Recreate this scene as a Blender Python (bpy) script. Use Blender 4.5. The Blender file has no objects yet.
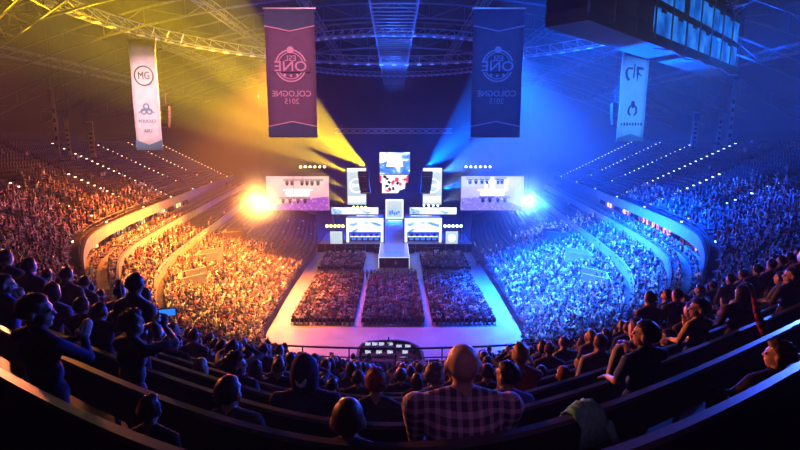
import bpy, bmesh, math, random
import numpy as np
from mathutils import Vector, Matrix, noise
C = bpy.context.scene.collection
R = random.Random(7)
PI = math.pi

# ------------------------------------------------------------------ camera
CAMZ, F = 22.0, 500.0
PITCH = math.radians(9.65)
cp, sp = math.cos(PITCH), math.sin(PITCH)
cam = bpy.data.cameras.new('camera'); co = bpy.data.objects.new('camera', cam); C.objects.link(co)
cam.sensor_width = 36; cam.lens = F/800*36; cam.shift_x = 0.0075
cam.clip_end = 500; cam.clip_start = 0.05
co.location = (0, 0, CAMZ); co.rotation_euler = (PI/2-PITCH, 0, 0)
bpy.context.scene.camera = co
cam.dof.use_dof = False

def ray(px, py):
    a = (px-394)/F; b = -(py-225)/F
    return Vector((a, cp+b*sp, -sp+b*cp))
def at(px, py, Y):
    v = ray(px, py); return Vector((0, 0, CAMZ))+v*(Y/v.y)
def onz(px, py, z):
    v = ray(px, py); return Vector((0, 0, CAMZ))+v*((z-CAMZ)/v.z)
def proj(p):
    x, y, z = p[0], p[1], p[2]-CAMZ
    zc = y*cp-z*sp; yc = y*sp+z*cp
    return 394+F*x/zc, 225-F*yc/zc

# ------------------------------------------------------------------ materials
def nodes(name):
    m = bpy.data.materials.new(name); m.use_nodes = True
    nt = m.node_tree; b = nt.nodes['Principled BSDF']; return m, nt, b
def pm(name, col, rough=.6, metal=0.0, var=.15, scale=8.0, emit=None, es=0.0):
    m, nt, b = nodes(name)
    b.inputs['Roughness'].default_value = rough; b.inputs['Metallic'].default_value = metal
    if var > 0:
        tc = nt.nodes.new('ShaderNodeTexCoord'); n = nt.nodes.new('ShaderNodeTexNoise'); n.inputs['Scale'].default_value = scale
        n.inputs['Detail'].default_value = 3
        r = nt.nodes.new('ShaderNodeValToRGB')
        r.color_ramp.elements[0].color = (*[c*(1-var) for c in col], 1); r.color_ramp.elements[1].color = (*[min(1, c*(1+var)) for c in col], 1)
        r.color_ramp.elements[0].position = .3; r.color_ramp.elements[1].position = .7
        nt.links.new(tc.outputs['Object'], n.inputs['Vector']); nt.links.new(n.outputs['Fac'], r.inputs['Fac'])
        nt.links.new(r.outputs['Color'], b.inputs['Base Color'])
    else:
        b.inputs['Base Color'].default_value = (*col, 1)
    if emit:
        b.inputs['Emission Color'].default_value = (*emit, 1); b.inputs['Emission Strength'].default_value = es
    return m
def em(name, col, s):
    return pm(name, (.02, .02, .02), .5, 0, 0, emit=col, es=s)
def screen(name, stops, scale, s, detail=3, stretch=(1, 1, 1), vor=False, dist=0.0):
    """lit display: a procedural picture"""
    m, nt, b = nodes(name)
    b.inputs['Base Color'].default_value = (.01, .01, .01, 1); b.inputs['Roughness'].default_value = .4
    tc = nt.nodes.new('ShaderNodeTexCoord'); mp = nt.nodes.new('ShaderNodeMapping'); mp.inputs['Scale'].default_value = stretch
    n = nt.nodes.new('ShaderNodeTexVoronoi' if vor else 'ShaderNodeTexNoise'); n.inputs['Scale'].default_value = scale
    if not vor:
        n.inputs['Detail'].default_value = detail; n.inputs['Distortion'].default_value = dist
    r = nt.nodes.new('ShaderNodeValToRGB')
    while len(r.color_ramp.elements) < len(stops): r.color_ramp.elements.new(.5)
    for e, (p, c) in zip(r.color_ramp.elements, stops): e.position = p; e.color = (*c, 1)
    nt.links.new(tc.outputs['Object'], mp.inputs['Vector']); nt.links.new(mp.outputs['Vector'], n.inputs['Vector'])
    nt.links.new(n.outputs['Distance' if vor else 'Fac'], r.inputs['Fac'])
    nt.links.new(r.outputs['Color'], b.inputs['Emission Color']); b.inputs['Emission Strength'].default_value = s
    return m
def ramp_random(name, cols, rough=.8):
    """cloth whose colour differs from person to person"""
    m, nt, b = nodes(name); b.inputs['Roughness'].default_value = rough
    oi = nt.nodes.new('ShaderNodeObjectInfo'); r = nt.nodes.new('ShaderNodeValToRGB'); r.color_ramp.interpolation = 'CONSTANT'
    while len(r.color_ramp.elements) < len(cols): r.color_ramp.elements.new(.5)
    for i, (e, c) in enumerate(zip(r.color_ramp.elements, cols)): e.position = i/len(cols); e.color = (*c, 1)
    nt.links.new(oi.outputs['Random'], r.inputs['Fac']); nt.links.new(r.outputs['Color'], b.inputs['Base Color']); return m

CLOTH = [(.02, .02, .025), (.03, .03, .04), (.02, .03, .08), (.12, .12, .13), (.45, .44, .43), (.05, .05, .06), (.25, .03, .03), (.65, .64, .62), (.03, .03, .03), (.10, .13, .22), (.2, .15, .1), (.04, .05, .04)]
M = dict(
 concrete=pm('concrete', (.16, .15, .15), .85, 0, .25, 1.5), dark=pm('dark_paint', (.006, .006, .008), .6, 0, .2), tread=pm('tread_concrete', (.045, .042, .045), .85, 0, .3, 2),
 floor=pm('grey_floor_cover', (.26, .26, .27), .45, 0, .12, .5), fascia=pm('fascia_panel', (.20, .19, .18), .5, 0, .15, 1),
 black=pm('black_paint', (.008, .008, .009), .45, 0, .2), rail=pm('dark_rail_steel', (.03, .03, .035), .35, .6, .2), bar=pm('painted_bench_rail', (.13, .13, .14), .3, .3, .2, 3),
 wood=pm('dark_bench_board', (.008, .007, .007), .45, 0, .3, 3), truss=pm('aluminium_truss', (.35, .36, .38), .35, .7, .1), steel=pm('roof_steel', (.09, .095, .11), .5, .3, .2),
 seat=pm('dark_seat_plastic', (.05, .04, .045), .5, 0, .2), shell=pm('roof_shell', (.006, .006, .007), .9, 0, .3, .4), wallm=pm('hall_wall', (.010, .010, .013), .9, 0, .3, .3),
 skin=pm('skin', (.42, .24, .17), .55, 0, .08, 20), skin2=pm('light_skin', (.52, .33, .26), .5, 0, .06, 20), lip=pm('lip', (.35, .12, .1), .5, 0, 0), eye=pm('eye', (.02, .015, .012), .2, 0, 0),
 trousers=pm('dark_trousers', (.02, .022, .035), .8), shoe=pm('shoe_rubber', (.02, .02, .02), .5),
 hair_dark=pm('dark_hair', (.012, .009, .008), .45, 0, .5, 60), hair_brown=pm('brown_hair', (.05, .025, .015), .45, 0, .4, 60), hair_blonde=pm('blonde_hair', (.42, .28, .13), .45, 0, .3, 50), hair_grey=pm('grey_hair', (.18, .16, .15), .6, 0, .5, 60), hair_red=pm('red_hair', (.25, .06, .03), .5, 0, .4, 60),
 stage=pm('stage_deck', (.35, .36, .4), .3, 0, .1, 1), stair_light=em('aisle_light', (1, .72, .4), 5), stair_light_b=em('aisle_light_cool', (.5, .65, 1), 5),
 lens_w=em('floodlight_lens_warm', (1, .62, .25), 45), lens_b=em('floodlight_lens_cool', (.4, .6, 1), 45),
 dot_y=em('lamp_lens_amber', (1, .7, .1), 22), dot_b=em('lamp_lens_cold', (.6, .8, 1), 14), white_em=em('lit_white_panel', (.8, .9, 1), 1.6), blue_em=em('lit_blue_panel', (.03, .2, 1), 1.2),
 win_w=screen('lit_suite_window', [(.35, (.08, .03, .01)), (.5, (.9, .5, .15)), (.65, (1, .85, .6))], 1.2, 2.2), win_p=screen('lit_suite_window_pink', [(.35, (.1, .05, .2)), (.5, (.8, .3, .5)), (.65, (1, .8, .8))], 1.2, 3.0), gantry_win=screen('blue_gantry_window', [(.3, (.0, .03, .25)), (.5, (.0, .14, .7)), (.75, (.05, .35, 1))], .5, .9),
)

for k_ in ('shell', 'wallm', 'dark', 'black', 'wood', 'tread', 'hair_dark', 'hair_brown', 'hair_grey', 'hair_red', 'trousers', 'shoe'): M[k_].node_tree.nodes['Principled BSDF'].inputs['Specular IOR Level'].default_value = .12
# ------------------------------------------------------------------ helpers
def link(o, parent=None):
    C.objects.link(o)
    if parent: o.parent = parent
    return o
def tag(o, label=None, cat=None, group=None, kind=None):
    if label: o['label'] = label
    if cat: o['category'] = cat
    if group: o['group'] = group
    if kind: o['kind'] = kind
    return o
def thing(name, label, cat, loc=(0, 0, 0), rotz=0, group=None):
    o = bpy.data.objects.new(name, None); o.empty_display_size = .2; o.location = loc; o.rotation_euler = (0, 0, rotz)
    return tag(link(o), label, cat, group)
class MB:
    def __init__(s): s.v = []; s.f = []; s.m = []; s.mi = 0
    def add(s, vs, fs):
        b = len(s.v); s.v += [tuple(v) for v in vs]; s.f += [tuple(i+b for i in f) for f in fs]; s.m += [s.mi]*len(fs)
    def box(s, c, d, rz=0, rx=0, ry=0):
        Mx = Matrix.Translation(c) @ Matrix.Rotation(rz, 4, 'Z') @ Matrix.Rotation(ry, 4, 'Y') @ Matrix.Rotation(rx, 4, 'X')
        h = [x/2 for x in d]
        vs = [Mx @ Vector((sx*h[0], sy*h[1], sz*h[2])) for sz in (-1, 1) for sy in (-1, 1) for sx in (-1, 1)]
        s.add(vs, [(0, 2, 3, 1), (4, 5, 7, 6), (0, 1, 5, 4), (2, 6, 7, 3), (0, 4, 6, 2), (1, 3, 7, 5)])
    def bar(s, a, b, w=.05, n=4, w2=None):
        a = Vector(a); b = Vector(b); d = (b-a)
        if d.length < 1e-6: return
        d.normalize(); u = d.cross(Vector((0, 0, 1)))
        if u.length < .05: u = d.cross(Vector((0, 1, 0)))
        u.normalize(); v = d.cross(u); w2 = w if w2 is None else w2
        vs = [p+(u*math.cos(2*PI*(i+.5)/n)+v*math.sin(2*PI*(i+.5)/n))*r for p, r in ((a, w), (b, w2)) for i in range(n)]
        s.add(vs, [(i, (i+1) % n, n+(i+1) % n, n+i) for i in range(n)]+[tuple(range(n))[::-1], tuple(range(n, 2*n))])
    def path(s, pts, w=.05, n=4):
        for a, b in zip(pts, pts[1:]): s.bar(a, b, w, n)
    def disc(s, c, nrm, r, t=.05, n=20, r_in=0):
        c = Vector(c); d = Vector(nrm).normalized(); u = d.orthogonal().normalized(); v = d.cross(u)
        P = lambda k, rr, o: c+d*o+(u*math.cos(2*PI*k/n)+v*math.sin(2*PI*k/n))*rr
        if r_in <= 0:
            s.add([P(k, r, -t/2) for k in range(n)]+[P(k, r, t/2) for k in range(n)], [(i, (i+1) % n, n+(i+1) % n, n+i) for i in range(n)]+[tuple(range(n))[::-1], tuple(range(n, 2*n))])
        else:
            vs = [P(k, rr, o) for rr, o in ((r, -t/2), (r, t/2), (r_in, t/2), (r_in, -t/2)) for k in range(n)]
            s.add(vs, [(q*n+i, q*n+(i+1) % n, ((q+1) % 4)*n+(i+1) % n, ((q+1) % 4)*n+i) for q in range(4) for i in range(n)])
    def ell(s, c, r, n=10, m=6, rot=None):
        vs = []; c = Vector(c)
        for j in range(1, m):
            for i in range(n):
                a = 2*PI*i/n; b = PI*j/m
                p = Vector((r[0]*math.sin(b)*math.cos(a), r[1]*math.sin(b)*math.sin(a), r[2]*math.cos(b)))
                vs.append(c+(rot @ p if rot else p))
        p = Vector((0, 0, r[2])); vs.append(c+(rot @ p if rot else p)); vs.append(c-(rot @ p if rot else p))
        fs = [(j*n+i, (j+1)*n+i, (j+1)*n+(i+1) % n, j*n+(i+1) % n) for j in range(m-2) for i in range(n)]
        T = len(vs)-2
        fs += [(T, i, (i+1) % n) for i in range(n)]+[(T+1, (m-2)*n+(i+1) % n, (m-2)*n+i) for i in range(n)]
        s.add(vs, fs)
    def poly(s, pts, t, nrm):
        """extruded outline; pts are 3-D points in a plane"""
        n = len(pts); nrm = Vector(nrm).normalized()*t/2
        s.add([Vector(p)-nrm for p in pts]+[Vector(p)+nrm for p in pts], [(i, (i+1) % n, n+(i+1) % n, n+i) for i in range(n)]+[tuple(range(n))[::-1], tuple(range(n, 2*n))])
    def build(s, name, mat, parent=None, smooth=False, loc=None):
        me = bpy.data.meshes.new(name); me.from_pydata(s.v, [], s.f)
        mats = mat if isinstance(mat, (list, tuple)) else [mat]
        for m in mats: me.materials.append(m)
        if len(mats) > 1: me.polygons.foreach_set('material_index', s.m)
        if smooth: me.polygons.foreach_set('use_smooth', [True]*len(s.f))
        bm = bmesh.new(); bm.from_mesh(me); bmesh.ops.recalc_face_normals(bm, faces=bm.faces); bm.to_mesh(me); bm.free()
        me.update(); o = bpy.data.objects.new(name, me)
        if loc: o.location = loc
        return link(o, parent)
def copy_tree(o, parent=None, label=None, group=None, loc=None, rotz=None):
    c = o.copy(); C.objects.link(c)
    if parent: c.parent = parent
    if label: c['label'] = label
    if group: c['group'] = group
    if loc is not None: c.location = loc
    if rotz is not None: c.rotation_euler = (0, 0, rotz)
    for ch in list(o.children): copy_tree(ch, c)
    return c
def textmesh(txt, size, depth, bold=0.0):
    cu = bpy.data.curves.new('lettering', 'FONT'); cu.body = txt; cu.size = size; cu.extrude = depth; cu.align_x = 'CENTER'; cu.align_y = 'CENTER'; cu.offset = bold; cu.resolution_u = 3
    o = bpy.data.objects.new('lettering', cu); C.objects.link(o)
    dg = bpy.context.evaluated_depsgraph_get(); me = bpy.data.meshes.new_from_object(o.evaluated_get(dg))
    bpy.data.objects.remove(o); bpy.data.curves.remove(cu); return me
def letters(txt, size, mat, parent, loc, mirror=False, depth=.02, sx=1.0, bold=0.0, name='lettering'):
    """lettering on the plane facing -Y"""
    me = textmesh(txt, size, depth, bold)
    T = Matrix.Rotation(PI/2, 4, 'X') @ Matrix.Diagonal((sx*(-1 if mirror else 1), 1, 1, 1)); me.transform(T)
    if mirror: me.flip_normals()
    me.materials.clear(); me.materials.append(mat)
    o = bpy.data.objects.new(name, me); o.location = loc; return link(o, parent)

# ------------------------------------------------------------------ bowl plan curves
Ep = [(0, 20.7), (6.5, 21.3), (10.4, 23), (14.2, 25.7), (17.9, 29.3), (22.3, 34.9), (28.3, 44.3), (32.6, 53.6), (35.8, 68.6), (39.8, 96.9), (45.9, 143)]
Qx = [0, 6.5, 11, 16, 22, 29, 40, 48.5, 54, 59.5, 66]
Qy = [0, 0, 0, 0, 0, 21.3, 30, 43, 62, 92, 140]
Lp = [(0, 24), (6, 24.6), (9.8, 26.2), (13.2, 28.7), (16.8, 32.2), (21, 37.5), (26.5, 46.3), (30.3, 55), (33.3, 69.5), (37.3, 97.5), (43.5, 143.5)]
Fp = [(0, 43), (5, 43.2), (9, 44.4), (12.3, 47), (14.2, 51), (14.7, 56), (14.9, 64), (15.1, 72), (15.2, 83), (15.5, 100), (22, 140)]
def g(x): return math.sqrt(1+(.85*x)**2)-1
for i in range(5): Qy[i] = -2.3+g(Qx[i])
Qp = list(zip(Qx, Qy))
def crom(P, t):
    t = max(0, min(len(P)-1.0001, t)); i = int(t); f = t-i
    mir = lambda p: (-p[0], p[1])
    p0 = P[i-1] if i > 0 else mir(P[1]); p1 = P[i]; p2 = P[i+1]
    p3 = P[i+2] if i+2 < len(P) else (2*P[i+1][0]-P[i][0], 2*P[i+1][1]-P[i][1])
    return [.5*((2*p1[k])+(-p0[k]+p2[k])*f+(2*p0[k]-5*p1[k]+4*p2[k]-p3[k])*f*f+(-p0[k]+3*p1[k]-3*p2[k]+p3[k])*f**3) for k in (0, 1)]
def cv(P, t):
    s = -1 if t < 0 else 1
    x, y = crom(P, abs(t))
    if P is Qp and abs(t) < 4: y = -2.3+g(x)
    return Vector((s*x, y, 0))
def up(t, k):      # upper tier, 0 = front edge, 1 = top
    return cv(Ep, t).lerp(cv(Qp, t), k)
def lo(t, k):      # lower bowl, 0 = upper edge, 1 = arena floor
    return cv(Lp, t).lerp(cv(Fp, t), k)
NR = 25
def zrow(j): return 11.05+.43*j
def kback(j): return (j+.68)/NR
def kfront(j): return (j-.32)/NR
TS = [0]
while TS[-1] < 10:
    t = TS[-1]; TS.append(min(10, t+(.06 if t < 1 else .12)))
TS = [-t for t in TS[::-1]][:-1]+TS
def sheet(mb, fa, fb, ts=TS):
    """strip between two curves t -> point"""
    a = [fa(t) for t in ts]; b = [fb(t) for t in ts]; n = len(ts)
    mb.add(a+b, [(i, i+1, n+i+1, n+i) for i in range(n-1)])
def V3(p, z): return Vector((p[0], p[1], z))
def slab(mb, prof, ts=TS, close=True):
    """sweep a closed section: prof is a list of functions t -> Vector"""
    n = len(ts); m = len(prof); vs = [f(t) for f in prof for t in ts]
    fs = [(q*n+i, q*n+i+1, ((q+1) % m)*n+i+1, ((q+1) % m)*n+i) for q in range(m) for i in range(n-1)]
    fs += [tuple(q*n for q in range(m)), tuple(q*n+n-1 for q in range(m))[::-1]]
    mb.add(vs, fs)

# upper tier: stepped
mb = MB()
for j in range(2, 25):
    z = zrow(j); kf, kb = kfront(j), kback(j); zp = zrow(j-1) if j > 2 else 11.7
    sheet(mb, lambda t: V3(up(t, kf), zp), lambda t: V3(up(t, kf), z)); sheet(mb, lambda t: V3(up(t, kf), z), lambda t: V3(up(t, kb), z))
sheet(mb, lambda t: V3(up(t, -.004), 11.7), lambda t: V3(up(t, kfront(2)), 11.7))
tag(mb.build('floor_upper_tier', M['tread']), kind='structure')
mb = MB()   # wall and slab behind the top row
sheet(mb, lambda t: V3(up(t, .988), zrow(24)), lambda t: V3(up(t, .988), 23.2)); sheet(mb, lambda t: V3(up(t, .988), 23.2), lambda t: V3(up(t, 1.3), 23.2))
tag(mb.build('wall_upper_rim', M['wallm']), kind='structure')
mb = MB(); slab(mb, [lambda t: V3(up(t, -.012), 12.25), lambda t: V3(up(t, -.012), 10.9), lambda t: V3(up(t, 0.002), 10.9), lambda t: V3(up(t, .002), 12.25)])
tag(mb.build('trim_upper_fascia', M['fascia']), kind='structure')
mb = MB(); sheet(mb, lambda t: V3(up(t, 0), 10.9), lambda t: V3(up(t, .11), 10.9)); tag(mb.build('ceiling_suites', M['concrete']), kind='structure')
mb = MB(); sheet(mb, lambda t: V3(up(t, .11), 10.95), lambda t: V3(up(t, .11), 8.2)); tag(mb.build('wall_suites', M['fascia']), kind='structure')
mb = MB(); sheet(mb, lambda t: V3(up(t, .115), 8.9), lambda t: V3(lo(t, 0), 8.9)); tag(mb.build('floor_suite_terrace', M['concrete']), kind='structure')
mb = MB(); slab(mb, [lambda t: V3(lo(t, 0), 9.6), lambda t: V3(lo(t, 0), 8.2), lambda t: V3(lo(t, .012), 8.2), lambda t: V3(lo(t, .012), 9.6)])
tag(mb.build('trim_middle_fascia', M['fascia']), kind='structure')
# middle band of seats and lower bowl
NL = 24
def zlow(j): return 7.6-.33*j if j < 4 else 5.9-.25*(j-4)
mb = MB()
for j in range(NL):
    z = zlow(j); k0, k1 = .01+j/NL*.98, .01+(j+1)/NL*.98; zn = zlow(j+1) if j < NL-1 else 0
    sheet(mb, lambda t: V3(lo(t, k0), z), lambda t: V3(lo(t, k1), z)); sheet(mb, lambda t: V3(lo(t, k1), z), lambda t: V3(lo(t, k1), zn))
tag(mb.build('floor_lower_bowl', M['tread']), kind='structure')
kw = .01+4/NL*.98
mb = MB(); slab(mb, [lambda t: V3(lo(t, kw-.004), 7.35), lambda t: V3(lo(t, kw-.004), 5.8), lambda t: V3(lo(t, kw+.004), 5.8), lambda t: V3(lo(t, kw+.004), 7.35)])
tag(mb.build('trim_lower_concourse', M['fascia']), kind='structure')
mb = MB(); mb.box((0, 95, -.06), (150, 130, .1)); tag(mb.build('floor', M['floor']), kind='structure')
# hall shell
mb = MB(); mb.box((0, 75, 50), (170, 190, .5)); tag(mb.build('ceiling', M['shell']), kind='structure')
for nm, c, d in (('wall_back', (0, 165, 25), (170, .5, 51)), ('wall_left', (-82, 75, 25), (.5, 190, 51)), ('wall_right', (82, 75, 25), (.5, 190, 51)), ('wall_behind', (0, -18, 25), (170, .5, 51))):
    mb = MB(); mb.box(c, d); tag(mb.build(nm, M['wallm']), kind='structure')

# front guard rail of the upper tier
def arc_ts(fn, t0, t1, step):
    out = [t0]; last = fn(t0); t = t0
    while t < t1:
        t += .01
        p = fn(t)
        if (p-last).length >= step: out.append(t); last = p
    return out
rl = thing('guard_rail', 'long dark steel guard rail curving along the front edge of the upper tier', 'railing', (0, 20.9, 11.9))
def relb(mb, name, mat, par, **k):
    L = par.location; mb.v = [(v[0]-L.x, v[1]-L.y, v[2]-L.z) for v in mb.v]; return mb.build(name, mat, par, **k)
ek = .006
for h in (13.05, 12.62, 12.25):
    mb = MB(); mb.path([V3(up(t, ek), h) for t in TS], .05 if h > 13 else .03); relb(mb, 'rail_bar', M['rail'], rl)
for t in arc_ts(lambda t: up(t, ek), -5.6, 5.6, 2.0):
    mb = MB(); p = up(t, ek); mb.bar(V3(p, 11.68), V3(p, 13.06), .04); relb(mb, 'post', M['rail'], rl)

# benches of the rows around the camera
ordn = {24: 'topmost', 23: 'second from top', 22: 'third from top', 21: 'fourth from top', 20: 'fifth from top', 19: 'sixth from top', 18: 'seventh from top', 17: 'eighth from top', 16: 'ninth from top', 15: 'tenth from top', 14: 'eleventh from top', 13: 'twelfth from top'}
LOOK = {21: 'dark curved bench nearest to the camera', 20: 'dark curved bench whose rail starts low at the left edge', 19: 'dark curved bench with a blue-lit rail behind the man in the plaid shirt', 18: 'dark curved bench right behind the person in the raised hood', 17: 'dark curved bench in the row in front of the raised hood',
        16: 'dark curved bench seen just below the boy with spiky red-brown hair'}
bts = [t*.02 for t in range(-130, 131)]
for j in range(13, 24):
    lab = LOOK.get(j, 'dark curved bench in the %s row of the near tier' % ordn[j])
    if j in (22, 23): continue
    root = thing('spectator_bench', lab, 'bench', (0, up(0, kback(j)).y, zrow(j)), 0, 'curved benches of the near rows')
    kb = kback(j)
    n = lambda t, d, z: V3(up(t, kb)+(cv(Ep, t)-cv(Qp, t)).normalized()*d, z)
    z0 = zrow(j); zb0 = z0+(.74 if j < 20 else .2)
    mb = MB(); slab(mb, [lambda t: n(t, .02, zb0), lambda t: n(t, .05, zb0), lambda t: n(t, .05, z0+1.03), lambda t: n(t, .02, z0+1.03)], bts); relb(mb, 'backrest', M['wood'], root)
    mb = MB(); slab(mb, [lambda t: n(t, -.01, z0+1.025), lambda t: n(t, .052, z0+1.025), lambda t: n(t, .05, z0+1.055), lambda t: n(t, -.005, z0+1.055)], bts); relb(mb, 'top_rail', M['bar'], root)
    mb = MB(); slab(mb, [lambda t: n(t, .08, z0+.40), lambda t: n(t, .42, z0+.40), lambda t: n(t, .42, z0+.44), lambda t: n(t, .08, z0+.44)], bts); relb(mb, 'seat', M['wood'], root)
    for t in arc_ts(lambda t: up(t, kb), -2.5, 2.5, 1.5):
        mb = MB(); mb.bar(n(t, .1, z0), n(t, .035, z0+1.02), .02); mb.bar(n(t, .36, z0), n(t, .36, z0+.4), .02); relb(mb, 'leg', M['rail'], root)

# ------------------------------------------------------------------ aisles with lit step edges
left_y = [143-2, 122, 105, 90, 76, 62, 50, 40, 31]
def t_for_y(y):
    a, b = 0.0, 10.0
    for _ in range(40):
        m = (a+b)/2
        if cv(Ep, m).y < y: a = m
        else: b = m
    return a
AISLE = [t_for_y(y) for y in left_y]
desc = ['farthest from the camera', 'second from the far end', 'third from the far end', 'fourth from the far end', 'fifth from the far end', 'sixth from the far end', 'seventh from the far end', 'eighth from the far end', 'nearest to the camera']
for s in (-1, 1):
    for q, t in enumerate(AISLE):
        if q > 6: continue
        p = up(s*t, .5)
        root = thing('stair_aisle', 'steep lit stair aisle in the %s upper tier, %s' % ('left' if s < 0 else 'right', desc[q]), 'stairs', (p.x, p.y, zrow(12)), 0, 'stair aisles of the %s upper tier' % ('left' if s < 0 else 'right'))
        mb = MB(); ml = MB()
        tang = (up(s*t+.02, .5)-up(s*t-.02, .5)).normalized()
        for j in range(2, 25):
            a = V3(up(s*t, kfront(j)), zrow(j)); b = V3(up(s*t, kback(j)), zrow(j)); w = tang*.55
            mb.add([a-w, a+w, b+w, b-w]+[x-Vector((0, 0, .02)) for x in (a-w, a+w, b+w, b-w)], [(0, 1, 2, 3), (7, 6, 5, 4), (0, 4, 5, 1), (1, 5, 6, 2), (2, 6, 7, 3), (3, 7, 4, 0)])
            if (j < 15 if q in (4, 5) else True):
                ml = MB(); ml.bar(a-w*.45+Vector((0, 0, .03)), a+w*.45+Vector((0, 0, .03)), .085); relb(ml, 'step_light', M['stair_light'] if s < 0 else M['stair_light_b'], root)
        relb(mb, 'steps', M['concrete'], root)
AIS = AISLE

# ------------------------------------------------------------------ suites under the upper tier
k = 0
for s in (-1, 1):
    for n_, t in enumerate(arc_ts(lambda t: up(t, .1), 4.9, 9.2, 4.6)[:-1]):
        t2 = arc_ts(lambda u: up(u, .1), t, 10, 3.1)
        a = V3(up(s*t, .105), 9.1); b = V3(up(s*t2[1] if len(t2) > 1 else s*(t+.1), .105), 9.1)
        k += 1; hh = Vector((0, 0, 1.5)); d = (b-a).normalized()
        mb = MB(); inw = Vector((-s, 0, 0))*.06
        mb.add([a+inw, b+inw, b+inw+hh, a+inw+hh, a, b, b+hh, a+hh], [(0, 1, 2, 3), (7, 6, 5, 4), (0, 4, 5, 1), (3, 2, 6, 7), (0, 3, 7, 4), (1, 5, 6, 2)])
        w = mb.build('window_%d' % k, M['win_w'] if (s < 0) else M['win_p']); w['kind'] = 'structure'
        if n_ % 2 == 1 and not (s > 0 and n_ in (5, 9)): w.data.materials[0] = M['dark']
        mb = MB()
        for (p, q) in ((a+inw, b+inw), (a+inw+hh, b+inw+hh), (a+inw, a+inw+hh), (b+inw, b+inw+hh), ((a+b)/2+inw, (a+b)/2+inw+hh)): mb.bar(p, q, .05)
        mb.build('window_frame', M['dark'], w)
for q_, f_ in enumerate((.36, .68)):
    tf = lambda t, o: lo(t, 0).lerp(up(t, .1), f_+o)
    mb = MB(); slab(mb, [lambda t: V3(tf(t, 0), 8.9), lambda t: V3(tf(t, .03), 8.9), lambda t: V3(tf(t, .03), 9.45+.2*q_), lambda t: V3(tf(t, 0), 9.45+.2*q_)])
    tag(mb.build('trim_%d' % (q_+1), M['fascia']), kind='structure')
# railing on the terrace below
rl2 = thing('balcony_rail', 'thin steel railing on top of the lit middle fascia ring', 'railing', (0, 24, 9.6))
mb = MB(); mb.path([V3(lo(t, .006), 10.15) for t in TS], .03); mb.path([V3(lo(t, .006), 9.85) for t in TS], .02); relb(mb, 'rail_bar', M['truss'], rl2)
for s in (-1, 1):
    for t in arc_ts(lambda t: lo(t, .006), 4.5, 9.0, 2.6):
        mb = MB(); p = lo(s*t, .006); mb.bar(V3(p, 9.58), V3(p, 10.16), .03); relb(mb, 'post', M['truss'], rl2)
# lit strip lights under the fascia edges
for s, m in ((-1, M['stair_light']), (1, M['stair_light_b'])):
    side = 'left' if s < 0 else 'right'
    t0s = arc_ts(lambda t: up(t, 0), 4.8, 9.4, 3.4)
    root = thing('strip_light', 'row of small lamps under the %s upper fascia' % side, 'light', (up(s*6, 0).x, up(s*6, 0).y, 10.8))
    for t in t0s:
        mb = MB(); p = up(s*t, .03); mb.box((p.x, p.y, 10.84), (.3, .9, .08)); relb(mb, 'lamp', m, root)
    # walls round the stair openings in the lower bowl
    for (tt, kk, lab) in ((6.5, .30, 'near'), (7.6, .30, 'middle'), (8.5, .30, 'far')):
        root = thing('stair_opening_wall', 'pale U-shaped wall round the %s stair opening in the %s lower bowl' % (lab, side), 'wall', (0, 0, 0), 0, 'stair opening walls in the lower bowl')
        root.location = V3(lo(s*tt, kk), 5)
        mb = MB()
        T = (lo(s*tt+.02*1, kk)-lo(s*tt-.02, kk)).normalized()*s; I = (lo(s*tt, kk+.1)-lo(s*tt, kk)).normalized()
        c = root.location
        for a, b in ((c-T*1.6, c-T*1.6+I*3.2), (c+T*1.6, c+T*1.6+I*3.2), (c-T*1.6, c+T*1.6)):
            a = V3(a, 0); b = V3(b, 0); h0, h1 = 4.2, 6.7
            u = (b-a).normalized().cross(Vector((0, 0, 1)))*.12
            mb.add([V3(p+q, z) for z in (h0, h1) for p, q in ((a, -u), (a, u), (b, u), (b, -u))], [(0, 3, 2, 1), (4, 5, 6, 7), (0, 1, 5, 4), (1, 2, 6, 5), (2, 3, 7, 6), (3, 0, 4, 7)])
        relb(mb, 'parapet', M['fascia'], root)

# ------------------------------------------------------------------ stage
def px_box(mb, x0, y0, x1, y1, Y, t=.3):
    a = at(x0, y0, Y); b = at(x1, y1, Y); mb.box(((a.x+b.x)/2, Y, (a.z+b.z)/2), (abs(b.x-a.x), t, abs(a.z-b.z)))
def loc_of(x, y, Y): return at(x, y, Y)
S_white = screen('white_blue_graphic', [(.40, (1, 1, 1)), (.52, (.75, .9, 1)), (.62, (.10, .3, .7))], .22, 1.5, 5, (1, 1, 1.6), dist=1.5)
S_top = screen('white_splash_graphic', [(.40, (.02, .12, .5)), (.50, (.1, .3, .8)), (.56, (1, 1, 1)), (.8, (1, 1, 1))], .28, 1.7, 4, (1, 1, 1.8), dist=.6)
S_map = screen('map_graphic', [(.30, (.02, .02, .02)), (.38, (.7, .03, .04)), (.43, (.95, .95, .95)), (.7, (1, 1, 1))], .65, 1.4, 3)
S_pale = screen('pale_graphic', [(.3, (.25, .45, .6)), (.5, (.65, .82, .85)), (.7, (1, 1, .95))], .15, 1.0, 2)
S_pinkL = screen('pink_white_picture', [(.3, (.75, .28, .55)), (.5, (.95, .6, .66)), (.7, (1, .85, .8))], .12, .95, 2)
S_crowdL = screen('violet_crowd_picture', [(.0, (1, .8, .95)), (.12, (.75, .3, .8)), (.3, (.42, .1, .55)), (.6, (.3, .07, .5))], 1.6, 1.1, vor=True)
S_lavR = screen('lavender_white_picture', [(.3, (.45, .42, .85)), (.5, (.65, .62, .95)), (.7, (.95, .92, 1))], .12, 1.1, 2)
S_crowdR = screen('violet_blue_crowd_picture', [(.0, (.9, .9, 1)), (.12, (.5, .4, .9)), (.3, (.3, .22, .75)), (.6, (.2, .18, .7))], 1.6, 1.1, vor=True)
S_white_t = em('white_title_graphic', (1, 1, 1), 1.7)
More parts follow.
